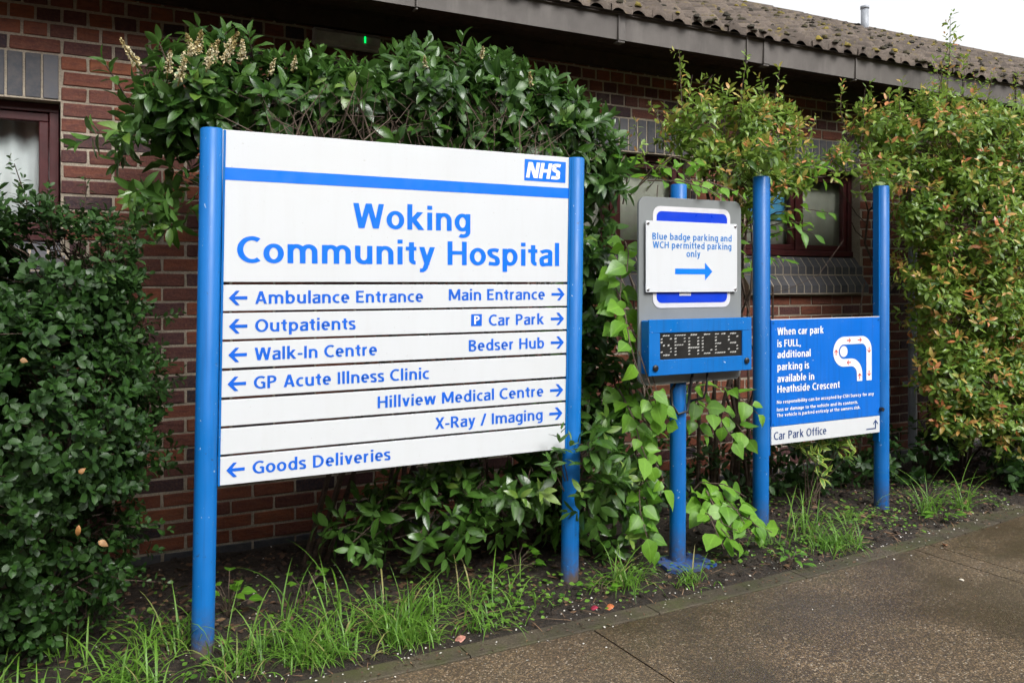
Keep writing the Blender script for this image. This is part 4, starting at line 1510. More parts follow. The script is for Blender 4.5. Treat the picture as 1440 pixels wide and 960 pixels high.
M_LAUREL = mat_leaf('laurel_leaf', (0.014, 0.052, 0.009), (0.056, 0.132, 0.018), [(0.72, (0.11, 0.20, 0.03)), (1.0, (0.20, 0.30, 0.05))], 0.31, 0.12, 0.4, 0.20)
M_DARKLEAF = mat_leaf('dark_leaf', (0.008, 0.030, 0.005), (0.028, 0.078, 0.011), [(0.75, (0.07, 0.13, 0.03)), (1.0, (0.14, 0.22, 0.05))], 0.46, 0.14, 0.25, 0.14, None, 0.38)
M_PHOT = mat_leaf('red_tip_leaf', (0.032, 0.105, 0.014), (0.20, 0.31, 0.045), [(0.68, (0.42, 0.36, 0.09)), (0.80, (0.56, 0.31, 0.09)), (1.0, (0.62, 0.17, 0.08))], 0.34, 0.10, 0.3, 0.26)
M_LIME = mat_leaf('lime_leaf', (0.055, 0.17, 0.012), (0.19, 0.40, 0.032), None, 0.40, 0.10, 0.3, 0.34)
M_VARI = mat_leaf('variegated_leaf', (0.06, 0.16, 0.02), (0.16, 0.30, 0.05), None, 0.36, 0.08, 0.1, 0.3, (0.48, 0.52, 0.10))
M_GRASS = mat_leaf('grass_blade', (0.045, 0.13, 0.012), (0.15, 0.31, 0.035), [(0.75, (0.20, 0.33, 0.06)), (1.0, (0.38, 0.32, 0.13))], 0.42, 0.1, 0.1, 0.3)
M_FLOWER = mat_tinted('cream_flower', [(0.0, (0.22, 0.16, 0.04)), (0.35, (0.48, 0.37, 0.15)), (0.65, (0.64, 0.54, 0.29)), (1.0, (0.74, 0.68, 0.48))], 0.7)
M_LITTER = mat_tinted('leaf_litter', [(0.0, (0.035, 0.022, 0.015)), (0.5, (0.10, 0.055, 0.03)), (0.85, (0.20, 0.11, 0.055)), (1.0, (0.33, 0.22, 0.13))], 0.75)
M_PETAL = mat_tinted('white_petal', [(0.0, (0.50, 0.46, 0.38)), (1.0, (0.78, 0.76, 0.72))], 0.8)

# dark small-leaved shrub at the left
base = (-0.15, 3.95, 0.0)
sh = empty('dark_shrub', base, 'dense dark green small-leaved shrub left of the white sign', 'shrub')
ells = [(-0.45, 4.0, 1.12, 0.55, 0.45, 0.58), (-0.02, 3.9, 1.22, 0.33, 0.36, 0.46), (-0.05, 3.62, 0.95, 0.34, 0.36, 0.46), (0.08, 3.85, 0.85, 0.30, 0.36, 0.44),
        (-0.25, 3.5, 0.85, 0.42, 0.36, 0.5), (-0.12, 3.72, 0.45, 0.36, 0.34, 0.40), (-0.7, 3.7, 0.8, 0.5, 0.5, 0.75), (-0.12, 3.76, 1.48, 0.42, 0.30, 0.28), (-0.30, 3.72, 1.50, 0.3, 0.26, 0.26), (-0.05, 3.74, 1.42, 0.30, 0.24, 0.26), (-0.25, 3.70, 1.40, 0.30, 0.24, 0.26)]
P, D = sample_volume(ells, 4700, 0.60, 0.3, 0.32, 3, clear_of_signs)
lv = Leaves()
add_shoots(lv, P, D, 8, (0.028, 0.056), 0.60, (82, 25), (0.0, 0.7), 0.0085, (0.05, 0.6), (0.6, 0.85, 0.03), (0.05, 0.4), 0.6)
# long sprigs that stand out above and to the right
tw = MB()
spr = []
for (a, b) in (((-0.12, 3.75, 1.62), (-0.16, 3.72, 1.90)), ((0.06, 3.8, 1.55), (0.09, 3.8, 1.84)), ((0.17, 3.85, 1.5), (0.26, 3.85, 1.74)), ((-0.02, 3.75, 1.55), (-0.05, 3.7, 1.80)), ((0.26, 3.85, 1.25), (0.42, 3.8, 1.32)),
               ((0.25, 3.8, 0.95), (0.44, 3.75, 1.06)), ((0.2, 3.8, 0.7), (0.40, 3.72, 0.74)), ((-0.28, 3.75, 1.6), (-0.34, 3.72, 1.83)), ((0.1, 3.6, 0.35), (0.34, 3.5, 0.30)), ((0.05, 3.6, 0.3), (0.26, 3.52, 0.16)), ((0.15, 3.7, 0.5), (0.36, 3.62, 0.47))):
    a, b = np.array(a), np.array(b)
    tw.tube([a, (a + b) / 2 + rng.normal(0, 0.012, 3), b], [0.003, 0.0025, 0.0015], 4, False)
    for k in range(6):
        q = a + (b - a) * (0.3 + 0.7 * k / 5)
        spr.append((q, nrm(b - a + rng.normal(0, 0.12, 3))))
add_shoots(lv, [s[0] for s in spr], [s[1] for s in spr], 5, (0.022, 0.040), 0.55, (75, 30), (0.0, 0.6), 0.008, (0.3, 0.65), (0.7, 0.95, 0.25), (0.05, 0.35), 0.6)
lv.build('foliage', M_DARKLEAF, sh, obov, 4, clear_of_signs)
branch_mesh(tw, [(-0.2, 3.95, 0), (-0.1, 3.9, 0), (-0.35, 4.0, 0)], P, 16, 0.014, seed=2, tgt_frac=0.25)
tw.build('stem', M_BARK, sh)

# laurel hedge that leans along the top of the white sign
hedge_e = [(0.54, 4.0, 2.26, 0.20, 0.24, 0.20), (0.85, 4.0, 2.27, 0.27, 0.27, 0.16), (1.25, 4.0, 2.28, 0.30, 0.29, 0.15), (1.62, 4.0, 2.37, 0.30, 0.29, 0.19), (2.0, 4.0, 2.34, 0.30, 0.30, 0.22), (2.30, 3.98, 2.22, 0.28, 0.30, 0.24),
           (2.52, 3.95, 2.0, 0.15, 0.24, 0.24), (0.44, 3.95, 1.86, 0.05, 0.08, 0.11), (0.33, 3.95, 2.15, 0.07, 0.10, 0.06), (2.47, 3.95, 1.6, 0.10, 0.2, 0.30), (2.46, 3.95, 1.1, 0.13, 0.22, 0.32), (1.55, 3.84, 2.13, 0.42, 0.13, 0.05), (2.05, 3.84, 2.13, 0.32, 0.14, 0.07), (1.0, 3.86, 2.12, 0.25, 0.10, 0.03)]
hg = empty('laurel_hedge', (1.9, 4.05, 0), 'tall glossy laurel hedge with cream flowers above the white sign', 'hedge')
P, D = sample_volume(hedge_e, 960, 0.58, 0.35, 0.30, 17, clear_of_signs)
lv = Leaves()
add_shoots(lv, P, D, 9, (0.085, 0.130), 0.42, (88, 28), (0.15, 0.95), 0.012, (0.05, 0.55), (0.6, 0.8, 0.06), (0.12, 0.42), 0.65)
tw = MB()
top_pts = [(0.34, 2.40), (0.48, 2.50), (0.70, 2.54), (0.93, 2.42), (1.02, 2.47), (1.28, 2.46), (1.50, 2.57), (1.63, 2.54), (1.84, 2.65), (2.02, 2.53), (2.2, 2.52), (2.40, 2.46), (2.56, 2.34), (2.66, 2.22), (0.24, 2.14), (0.27, 2.10), (0.36, 1.90), (0.40, 1.78)]
spP, spD = [], []
for u, z in top_pts:
    for _ in range(3):
        p = np.array([u + rng.normal(0, 0.05), 3.95 + rng.normal(0, 0.06), z - 0.07 + rng.normal(0, 0.02)])
        spP.append(p)
        low = z < 2.2 and u < 0.5
        spD.append(nrm(np.array([-0.6, -0.4, -0.25]) + rng.normal(0, 0.3, 3)) if low else nrm(np.array([rng.normal(0, 0.35), -0.3 + rng.normal(0, 0.3), 1.0])))
        if low:
            continue
        tw.tube([p - spD[-1] * 0.15, p, p + spD[-1] * 0.09], [0.0035, 0.003, 0.002], 4, False)
add_shoots(lv, spP, spD, 9, (0.08, 0.12), 0.37, (80, 25), (0.2, 0.8), 0.012, (0.25, 0.6), (0.62, 0.85, 0.25), (0.15, 0.45), 0.6)
lv.build('foliage', M_LAUREL, hg, ellip, 5, clear_of_signs)
branch_mesh(tw, [(2.35, 4.05, 0), (2.5, 4.1, 0), (1.95, 4.15, 0), (1.5, 4.2, 0.0), (1.1, 4.2, 0)], P[P[:, 2] > 1.9], 26, 0.016, seed=5, tgt_frac=1.0, twig=0.0022)
tw.build('branch', M_BARK, hg)
tb = MB()
rr = np.random.default_rng(8)
for _ in range(130):                       # the pale bare twigs that show under the leaves
    u = rr.uniform(0.75, 2.3)
    a = np.array([u, 3.8 + rr.normal(0, 0.1), 1.95])
    b = a + np.array([rr.normal(0, 0.20), rr.normal(0, 0.08), rr.uniform(0.18, 0.42)])
    m1, m2 = a * 0.65 + b * 0.35 + rr.normal(0, 0.035, 3), a * 0.3 + b * 0.7 + rr.normal(0, 0.035, 3)
    k_ = rr.uniform(0.5, 1.1)
    tb.tube([a, m1, m2, b], [0.0042 * k_, 0.0034 * k_, 0.0027 * k_, 0.0016 * k_], 4, False)
    for _q in range(2):
        tb.tube([m1, m1 + rr.normal(0, 0.05, 3) + np.array([0, 0, 0.06]), m1 + rr.normal(0, 0.08, 3) + np.array([0, 0, 0.15])], [0.0022, 0.0017, 0.001], 4, False)
tb.build('twig', M_TWIG, hg)
# flower spikes
def spike(a, b, r_, n, fat):
    g = MB()
    a, b = np.array(a), np.array(b)
    g.tint = 0.0
    g.tube([a, (a + b) / 2, b], [0.003, 0.0025, 0.0015], 5, False)
    ax = nrm(b - a)
    for k in range(n):
        s = k / n
        q = a + (b - a) * (0.2 + 0.8 * s)
        d = nrm(np.cross(ax, rng.normal(0, 1, 3)))
        c = q + d * r_ * (1.1 - 0.8 * s) * rng.uniform(0.5, 1.1)
        g.tint = float(np.clip((0.75 if s < fat else 0.25) + rng.normal(0, 0.2), 0, 1))
        e = rng.uniform(0.0035, 0.0075) * (1.1 - 0.5 * s)
        R3 = rng.normal(0, 1, (3, 3))
        x, yv_, z = (nrm(R3[i]) * e for i in range(3))
        g.add([c + x, c + yv_, c - x, c - yv_, c + z, c - z], [(0, 1, 4), (1, 2, 4), (2, 3, 4), (3, 0, 4), (1, 0, 5), (2, 1, 5), (3, 2, 5), (0, 3, 5)])
    return g
fl_at = [(0.44, 3.88, 2.44, 0.1), (0.50, 3.86, 2.47, 0.0), (0.55, 3.85, 2.44, 0.12), (0.47, 3.80, 2.38, -0.25), (0.38, 3.82, 2.36, -0.3), (0.61, 3.85, 2.50, 0.1), (0.68, 3.84, 2.46, 0.15), (0.73, 3.84, 2.52, 0.1), (0.79, 3.84, 2.42, 0.0), (0.26, 3.9, 2.18, -0.2), (0.29, 3.9, 2.40, -0.35),
         (0.36, 3.86, 1.93, -0.25), (0.90, 3.84, 2.45, 0), (1.32, 3.82, 2.47, 0.1), (1.52, 3.82, 2.52, 0.2), (1.75, 3.82, 2.60, -0.2), (1.82, 3.84, 2.62, 0.25), (1.66, 3.8, 2.48, 0), (2.08, 3.8, 2.50, 0.2), (1.95, 3.8, 2.47, 0), (0.53, 3.8, 2.40, 0.0), (0.58, 3.8, 2.36, 0.2), (0.42, 3.8, 2.33, -0.1), (0.46, 3.86, 2.43, -0.1), (0.49, 3.82, 2.45, 0.15), (0.52, 3.85, 2.47, -0.05), (0.43, 3.84, 2.41, 0.1), (0.64, 3.84, 2.47, -0.15), (0.60, 3.84, 2.44, 0.2), (0.70, 3.85, 2.50, -0.1)]
for u, v, z, dx in fl_at[::2] + fl_at[1:8:4]:
    big = u < 0.75
    dx += rng.normal(0, 0.55)
    spike((u, v - 0.09, z - 0.075), (u + dx * 0.11, v - 0.13 - rng.uniform(0, 0.04), z - 0.075 + rng.uniform(0.09, 0.13) * (0.85 if big else 0.6)), 0.019 if big else 0.013, 105 if big else 45, rng.uniform(0.4, 0.9)).build('flower_spike', M_FLOWER, hg)

# lower laurel shrub round the right post of the white sign
lo = empty('laurel_shrub', (2.3, 3.85, 0), 'low glossy laurel shrub growing under and around the right post of the white sign', 'shrub')
lo_e = [(1.52, 3.72, 0.36, 0.26, 0.24, 0.17), (1.95, 3.72, 0.46, 0.34, 0.26, 0.25), (2.4, 3.72, 0.5, 0.28, 0.28, 0.34), (2.5, 3.8, 0.85, 0.2, 0.25, 0.25), (2.02, 3.32, 0.60, 0.13, 0.05, 0.10), (2.22, 3.36, 0.52, 0.10, 0.05, 0.20), (1.2, 3.7, 0.34, 0.10, 0.12, 0.06), (2.42, 3.7, 0.22, 0.2, 0.2, 0.16)]
P, D = sample_volume(lo_e, 330, 0.45, 0.35, 0.36, 29, clear_of_signs)
lv = Leaves()
add_shoots(lv, P, D, 8, (0.08, 0.13), 0.39, (85, 30), (0.1, 0.8), 0.013, (0.2, 0.62), (0.68, 0.95, 0.16), (0.1, 0.4), 0.6)
hp = [((2.06, 3.36, 0.62), (0.25, -0.3, 1.0)), ((2.0, 3.35, 0.58), (-0.5, -0.4, 0.8)), ((2.16, 3.34, 0.60), (0.3, -0.3, 1.0)), ((2.22, 3.35, 0.5), (0.4, -0.5, 0.8)), ((2.13, 3.33, 0.44), (-0.2, -0.5, 0.8)), ((2.02, 3.36, 0.66), (0.1, -0.2, 1))]
add_shoots(lv, [h[0] for h in hp], [h[1] for h in hp], 9, (0.06, 0.10), 0.34, (85, 25), (0.1, 0.7), 0.012, (0.4, 0.62), (0.7, 1.0, 0.4), (0.1, 0.4), 0.6)
lv.build('foliage', M_LAUREL, lo, ellip, 5, clear_of_signs)
tw = MB()
branch_mesh(tw, [(2.3, 3.9, 0), (2.45, 3.9, 0), (2.1, 3.95, 0)], P, 12, 0.012, seed=9, tgt_frac=1.0, twig=0.002)
for h in hp:
    tw.tube([np.array([2.2, 3.62, 0.35]), (np.array(h[0]) + np.array([2.2, 3.5, 0.35])) / 2, h[0]], [0.004, 0.003, 0.002], 4, False)
tw.build('stem', M_BARK, lo)

# red-tipped shrubs
def red_tip(name, base, ells, count, sprigs, label, seed, n_main, per=9, L=(0.048, 0.086)):
    o = empty(name, base, label, 'shrub')
    P, D = sample_volume(ells, count, 0.45, 0.9, 0.28, seed, clear_of_signs)
    lv = Leaves()
    sunny = (P[:, 1] < 4.05)
    add_shoots(lv, P, D, per, L, 0.40, (115, 18), (0.0, 1.0), 0.011, (0.05, 0.6), (0.60, 0.98, 0.46), (0.05, 0.4), 0.6, 0.4)
    tw = MB()
    sp, sdr = [], []
    for a, b in sprigs:
        a, b = np.array(a, float), np.array(b, float)
        tw.tube([a, (a + b) / 2 + rng.normal(0, 0.02, 3), b], [0.004, 0.003, 0.0016], 5, False)
        ln = np.linalg.norm(b - a)
        k = max(3, int(ln / 0.055))
        for j in range(k):
            sp.append(a + (b - a) * (j + 0.6) / k)
            sdr.append(nrm(b - a + rng.normal(0, 0.25, 3)))
    add_shoots(lv, sp, sdr, 6, (0.035, 0.062), 0.40, (80, 28), (0.0, 0.7), 0.011, (0.3, 0.62), (0.74, 1.0, 0.72), (0.05, 0.4), 0.6, 0.4)
    lv.build('foliage', M_PHOT, o, ellip, 4, clear_of_signs)
    branch_mesh(tw, [np.array(base) + np.array([dx, 0, 0]) for dx in (-0.15, 0.0, 0.12, 0.25)], P, n_main, 0.013, seed=seed, tgt_frac=0.3, twig=0.0018)
    tw.build('stem', M_BARK, o)
    return o
red_tip('red_tip_shrub', (3.75, 4.2, 0), [(3.42, 4.02, 2.38, 0.18, 0.17, 0.18), (3.66, 4.03, 2.40, 0.22, 0.18, 0.20), (3.96, 4.02, 2.38, 0.20, 0.18, 0.18), (3.72, 4.0, 2.12, 0.28, 0.17, 0.12), (4.0, 3.95, 2.06, 0.13, 0.15, 0.10),
        (4.22, 4.0, 2.18, 0.12, 0.12, 0.09), (3.74, 3.9, 1.85, 0.08, 0.10, 0.18), (3.55, 3.60, 2.15, 0.13, 0.10, 0.05)], 430,
        [((3.28, 4, 2.5), (3.26, 4, 2.84)), ((3.32, 4, 2.4), (3.36, 4, 2.7)), ((3.75, 4, 2.5), (3.78, 3.98, 2.86)), ((4.02, 4, 2.5), (4.06, 3.98, 2.82)), ((4.0, 4, 2.5), (3.92, 4, 2.74)), ((3.15, 4, 2.25), (3.05, 4, 2.5)), ((3.02, 4, 2.1), (2.93, 4, 2.36)), ((3.5, 4, 2.5), (3.52, 4, 2.72)),
         ((4.3, 4, 2.3), (4.4, 4, 2.52)), ((4.2, 4, 2.3), (4.22, 4, 2.56)), ((3.1, 4, 2.05), (3.2, 3.98, 2.22)), ((3.0, 3.98, 1.98), (3.12, 3.95, 2.14))],
        'red-tipped shrub with loose crown above the grey parking sign', 41, 12)
red_tip('red_tip_shrub', (5.9, 4.15, 0), [(5.02, 4.0, 2.50, 0.18, 0.18, 0.18), (5.36, 3.98, 2.52, 0.28, 0.25, 0.26), (5.30, 4.0, 2.24, 0.22, 0.2, 0.14), (5.78, 3.92, 2.46, 0.36, 0.34, 0.38), (6.3, 3.9, 2.36, 0.46, 0.42, 0.42), (6.9, 3.9, 2.2, 0.5, 0.46, 0.5), (5.78, 3.85, 1.9, 0.42, 0.38, 0.46),
        (6.35, 3.8, 1.7, 0.55, 0.46, 0.56), (6.9, 3.8, 1.3, 0.55, 0.46, 0.66), (5.68, 3.82, 1.25, 0.38, 0.34, 0.44), (6.25, 3.75, 0.95, 0.46, 0.38, 0.46), (5.75, 3.72, 0.72, 0.34, 0.28, 0.24), (4.74, 4.0, 2.26, 0.10, 0.12, 0.06), (4.95, 3.98, 2.12, 0.14, 0.12, 0.06), (4.62, 3.62, 2.15, 0.13, 0.10, 0.05), (5.36, 3.85, 1.55, 0.20, 0.20, 0.42), (5.42, 3.78, 0.85, 0.20, 0.20, 0.34), (5.34, 3.9, 1.95, 0.16, 0.16, 0.16), (5.5, 3.7, 0.5, 0.2, 0.2, 0.2), (5.78, 3.60, 0.56, 0.28, 0.18, 0.24), (6.25, 3.55, 0.62, 0.34, 0.22, 0.32), (6.8, 3.55, 0.6, 0.4, 0.25, 0.35), (5.95, 3.50, 0.36, 0.30, 0.14, 0.16), (6.5, 3.50, 0.34, 0.36, 0.16, 0.2)], 4200,
        [((5.6, 3.9, 2.7), (5.62, 3.88, 3.36)), ((5.5, 3.9, 2.7), (5.45, 3.9, 3.02)), ((5.75, 3.9, 2.7), (5.8, 3.9, 3.1)), ((4.88, 4, 2.5), (4.86, 3.98, 2.80)), ((4.7, 4, 2.45), (4.62, 3.98, 2.78)), ((5.08, 4, 2.5), (5.08, 3.98, 2.80)), ((5.25, 4, 2.6), (5.24, 3.98, 2.86)), ((6.1, 3.9, 2.6), (6.15, 3.9, 3.0)),
         ((6.35, 3.9, 2.6), (6.42, 3.88, 3.02)), ((6.6, 3.9, 2.5), (6.6, 3.88, 2.95)), ((4.7, 4, 2.2), (4.5, 3.98, 2.34)), ((5.95, 3.9, 2.6), (5.93, 3.9, 2.96)), ((5.55, 3.9, 2.8), (5.68, 3.9, 3.22)), ((4.6, 3.98, 2.15), (4.45, 3.95, 2.2))],
        'tall bushy red-tipped shrub at the right end of the bed', 43, 26)

# lime-green sapling with broad leaves
li = empty('lime_leaved_sapling', (2.75, 3.8, 0), 'bright lime-green broad-leaved sapling trailing around the grey parking sign', 'sapling')
lv = Leaves()
tw = MB()
def sprig(pts, L=(0.065, 0.125), wr=0.80, gap=0.050, t=(0.35, 1.0), start=0.0):
    pts = np.array(pts, float)
    seg = np.linalg.norm(np.diff(pts, axis=0), axis=1)
    cum = np.concatenate([[0], np.cumsum(seg)])
    tw.tube(pts, [0.0045 * (1 - 0.6 * i / len(pts)) for i in range(len(pts))], 5, False)
    s, k = cum[-1] * start, 0
    while s <= cum[-1] + 1e-6:
        i = min(len(seg) - 1, np.searchsorted(cum, s, side='right') - 1)
        p = pts[i] + (pts[i + 1] - pts[i]) * (s - cum[i]) / seg[i]
        ax = nrm(pts[i + 1] - pts[i])
        side = np.array([1.0, 0, 0]) * (1 if k % 2 else -1)
        side = nrm(side - ax * side.dot(ax))
        d = nrm(side * 1.0 + ax * 0.4 + np.array([0, -0.35, -0.28]) + rng.normal(0, 0.26, 3))
        if s > cum[-1] - gap * 0.6:
            d = nrm(ax + np.array([0, -0.2, -0.3]))
        u = nrm(np.array([0, -0.75, 0.65]) + rng.normal(0, 0.32, 3))
        l = rng.uniform(*L)
        pe = p + d * 0.018
        tw.tube([p, pe], 0.0013, 4, False)
        lv.add([pe], [d], [u], [l], [l * wr * rng.uniform(0.9, 1.1)], [rng.uniform(-0.2, 1.1)], [rng.uniform(0.02, 0.4)], [float(np.clip(rng.uniform(*t) + rng.normal(0, 0.12), 0, 1))])
        s += gap * rng.uniform(0.8, 1.2)
        k += 1
sprig([(2.62, 3.72, 1.42), (2.48, 3.52, 1.34), (2.50, 3.40, 1.18), (2.56, 3.35, 1.0), (2.60, 3.33, 0.84), (2.62, 3.32, 0.72)], gap=0.042, t=(0.55, 1.0))
sprig([(2.52, 3.6, 1.42), (2.43, 3.40, 1.32), (2.42, 3.34, 1.16), (2.46, 3.33, 1.02), (2.52, 3.32, 0.90), (2.55, 3.31, 0.78)], gap=0.05, t=(0.5, 1.0))
sprig([(2.56, 3.5, 1.2), (2.48, 3.34, 1.10), (2.50, 3.30, 0.98), (2.54, 3.29, 0.86)], gap=0.055, t=(0.55, 1.0))
sprig([(2.54, 3.6, 0.9), (2.50, 3.42, 0.78), (2.52, 3.38, 0.64), (2.56, 3.36, 0.54)], gap=0.05, t=(0.5, 1.0))
sprig([(2.66, 3.65, 0.34), (2.58, 3.48, 0.40), (2.54, 3.42, 0.32), (2.55, 3.38, 0.2)], gap=0.055, t=(0.25, 0.7))
sprig([(2.52, 3.6, 1.34), (2.45, 3.5, 1.30), (2.43, 3.44, 1.16)], gap=0.05, t=(0.5, 0.9))
sprig([(2.60, 3.75, 0.95), (2.57, 3.6, 0.78), (2.60, 3.46, 0.68), (2.63, 3.42, 0.56), (2.67, 3.40, 0.46), (2.65, 3.40, 0.38)], gap=0.04, t=(0.45, 1.0))
sprig([(2.66, 3.7, 0.9), (2.60, 3.5, 0.78), (2.66, 3.42, 0.66)], gap=0.05, t=(0.3, 0.7))
sprig([(2.62, 3.75, 1.5), (2.58, 3.6, 1.66), (2.50, 3.46, 1.60), (2.46, 3.42, 1.50)], gap=0.045, t=(0.45, 0.9))
sprig([(2.56, 3.75, 1.4), (2.50, 3.55, 1.54), (2.44, 3.44, 1.46), (2.42, 3.42, 1.36)], gap=0.045, t=(0.4, 0.9))
sprig([(2.9, 3.6, 2.0), (3.0, 3.42, 1.97), (3.08, 3.32, 1.92), (3.13, 3.30, 1.86)], (0.07, 0.10), 0.5, 0.04, (0.4, 0.8), 0.25)
sprig([(2.8, 3.7, 2.0), (2.86, 3.5, 1.98), (2.92, 3.36, 1.93), (2.96, 3.33, 1.89)], (0.06, 0.09), 0.5, 0.04, (0.3, 0.8), 0.25)

# low mound right of the pole
for k in range(8):
    x1 = 2.93 + 0.047 * k
    sprig([(3.05, 3.62, 0.12), (3.05 + (x1 - 3.05) * 0.5, 3.5, 0.24 + 0.05 * (k % 3)), (x1, 3.36 + 0.03 * (k % 2), 0.26 - 0.03 * (k % 4)), (x1 + 0.03, 3.28, 0.10 + 0.04 * (k % 3))], gap=0.055, t=(0.5, 1.0), start=0.4)
sprig([(3.0, 3.7, 0.2), (3.08, 3.6, 0.36), (3.16, 3.5, 0.36), (3.24, 3.42, 0.30)], gap=0.05, t=(0.5, 1.0), start=0.3)
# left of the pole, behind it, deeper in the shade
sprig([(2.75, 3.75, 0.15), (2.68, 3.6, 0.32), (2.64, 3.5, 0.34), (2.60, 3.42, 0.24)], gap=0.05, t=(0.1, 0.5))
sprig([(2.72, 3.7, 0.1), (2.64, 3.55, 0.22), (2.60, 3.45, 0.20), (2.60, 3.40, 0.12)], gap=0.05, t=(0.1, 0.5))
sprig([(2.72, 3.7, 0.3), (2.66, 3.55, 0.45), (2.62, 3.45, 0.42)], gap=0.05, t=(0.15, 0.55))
# right of the pole at mid height
sprig([(3.0, 3.85, 0.75), (3.15, 3.7, 0.88), (3.30, 3.6, 0.86), (3.42, 3.52, 0.72)], gap=0.045, t=(0.3, 0.8))
sprig([(3.0, 3.8, 0.7), (3.08, 3.65, 0.80), (3.16, 3.55, 0.72), (3.22, 3.5, 0.60)], gap=0.045, t=(0.35, 0.8))
sprig([(3.02, 3.8, 0.8), (3.06, 3.68, 0.74), (3.10, 3.6, 0.62)], gap=0.05, t=(0.2, 0.6))
sprig([(3.15, 3.7, 0.8), (3.28, 3.6, 0.72), (3.34, 3.5, 0.58)], gap=0.05, t=(0.3, 0.7))
# upper sprays between the hedge and the grey plate
for pts in ([(2.85, 4.0, 1.9), (2.82, 3.9, 2.1), (2.72, 3.8, 2.14), (2.66, 3.75, 2.10)], [(2.9, 4.0, 1.95), (3.0, 3.9, 2.12), (3.1, 3.85, 2.10), (3.2, 3.82, 2.02)], [(2.95, 4, 2.0), (3.12, 3.9, 2.18), (3.28, 3.85, 2.14)], [(3.2, 3.9, 2.0), (3.3, 3.8, 1.98), (3.42, 3.75, 1.94)]):
    sprig(pts, (0.07, 0.11), 0.5, 0.042, (0.15, 0.7), 0.25)
lv.build('foliage', M_LIME, li, heart, 5, clear_of_signs, 0.05)
for k in range(7):
    a = np.array([2.75 + rng.normal(0, 0.08), 3.82, 0.0])
    b = np.array([rng.uniform(2.6, 3.1), 3.8 + rng.normal(0, 0.1), rng.uniform(0.9, 2.0)])
    tw.tube([a, a * 0.6 + b * 0.4 + rng.normal(0, 0.03, 3), a * 0.25 + b * 0.75 + rng.normal(0, 0.03, 3), b], [0.008, 0.007, 0.005, 0.003], 5)
tw.build('stem', M_TWIG, li)

# climber in front of the right window
cl = empty('window_climber', (4.1, 4.3, 0), 'leafy green climber with bare stems in front of the right window', 'climber')
lv, tw = Leaves(), MB()
for pts in ([(3.95, 4.2, 1.8), (4.05, 4.0, 1.9), (4.2, 3.9, 1.92), (4.36, 3.86, 1.90)], [(3.95, 4.2, 1.7), (4.0, 4.0, 1.75), (4.1, 3.9, 1.8), (4.22, 3.86, 1.76)], [(3.95, 4.2, 1.9), (4.02, 4.0, 2.08), (4.15, 3.9, 2.18), (4.34, 3.86, 2.2)], [(3.95, 4.2, 1.95), (4.1, 4.0, 2.12), (4.24, 3.9, 2.12), (4.4, 3.88, 2.14)],
            [(3.95, 4.2, 1.6), (3.95, 4.0, 1.62), (4.0, 3.9, 1.6)], [(4.0, 4.1, 1.8), (4.1, 3.95, 1.84), (4.25, 3.88, 1.82)], [(3.9, 4.2, 1.5), (3.86, 4.0, 1.55), (3.82, 3.9, 1.50)], [(3.7, 4.2, 1.3), (3.6, 4.0, 1.6), (3.55, 3.85, 1.7), (3.5, 3.8, 1.66)], [(3.7, 4.2, 1.2), (3.62, 4.0, 1.45), (3.56, 3.9, 1.5)], [(3.5, 4.2, 1.1), (3.45, 4.0, 1.35), (3.42, 3.9, 1.3)]):
    sprig(pts, (0.085, 0.125), 0.42, 0.04, (0.1, 0.7), 0.2)
lv.build('foliage', M_LIME, cl, lance, 5, clear_of_signs, 0.08)
for pts, r_ in (([(5.35, 4.45, 0.0), (5.38, 4.42, 0.9), (5.50, 4.38, 1.30), (5.66, 4.34, 1.46), (5.68, 4.36, 1.52), (5.52, 4.45, 1.60), (5.46, 4.48, 1.75), (5.48, 4.46, 2.0), (5.60, 4.3, 2.2), (5.64, 4.2, 2.35)], 0.013), ([(5.48, 4.46, 1.98), (5.36, 4.4, 2.1), (5.42, 4.3, 2.25)], 0.006), ([(5.46, 4.48, 1.78), (5.32, 4.45, 1.84), (5.22, 4.4, 1.9)], 0.005),
                ([(4.95, 4.3, 2.3), (5.05, 4.35, 2.12), (5.3, 4.42, 1.96), (5.46, 4.46, 1.9)], 0.005), ([(3.96, 4.3, 0.0), (3.98, 4.28, 0.8), (3.95, 4.2, 1.5), (3.95, 4.2, 1.95)], 0.012), ([(4.4, 4.4, 0.1), (4.42, 4.4, 1.0), (4.40, 4.38, 1.42)], 0.010), ([(4.15, 4.35, 0.1), (4.14, 4.35, 1.3), (4.08, 4.2, 1.6)], 0.009),
                ([(5.2, 4.4, 0.0), (5.22, 4.4, 0.9), (5.3, 4.38, 1.3), (5.36, 4.4, 1.45)], 0.008), ([(4.1, 4.3, 1.34), (4.35, 4.2, 1.40), (4.65, 4.2, 1.5), (4.9, 4.2, 1.75)], 0.0025)):
    tw.tube(pts, [r_ * (1 - 0.5 * i / len(pts)) for i in range(len(pts))], 6)
tw.build('stem', M_BARK, cl)

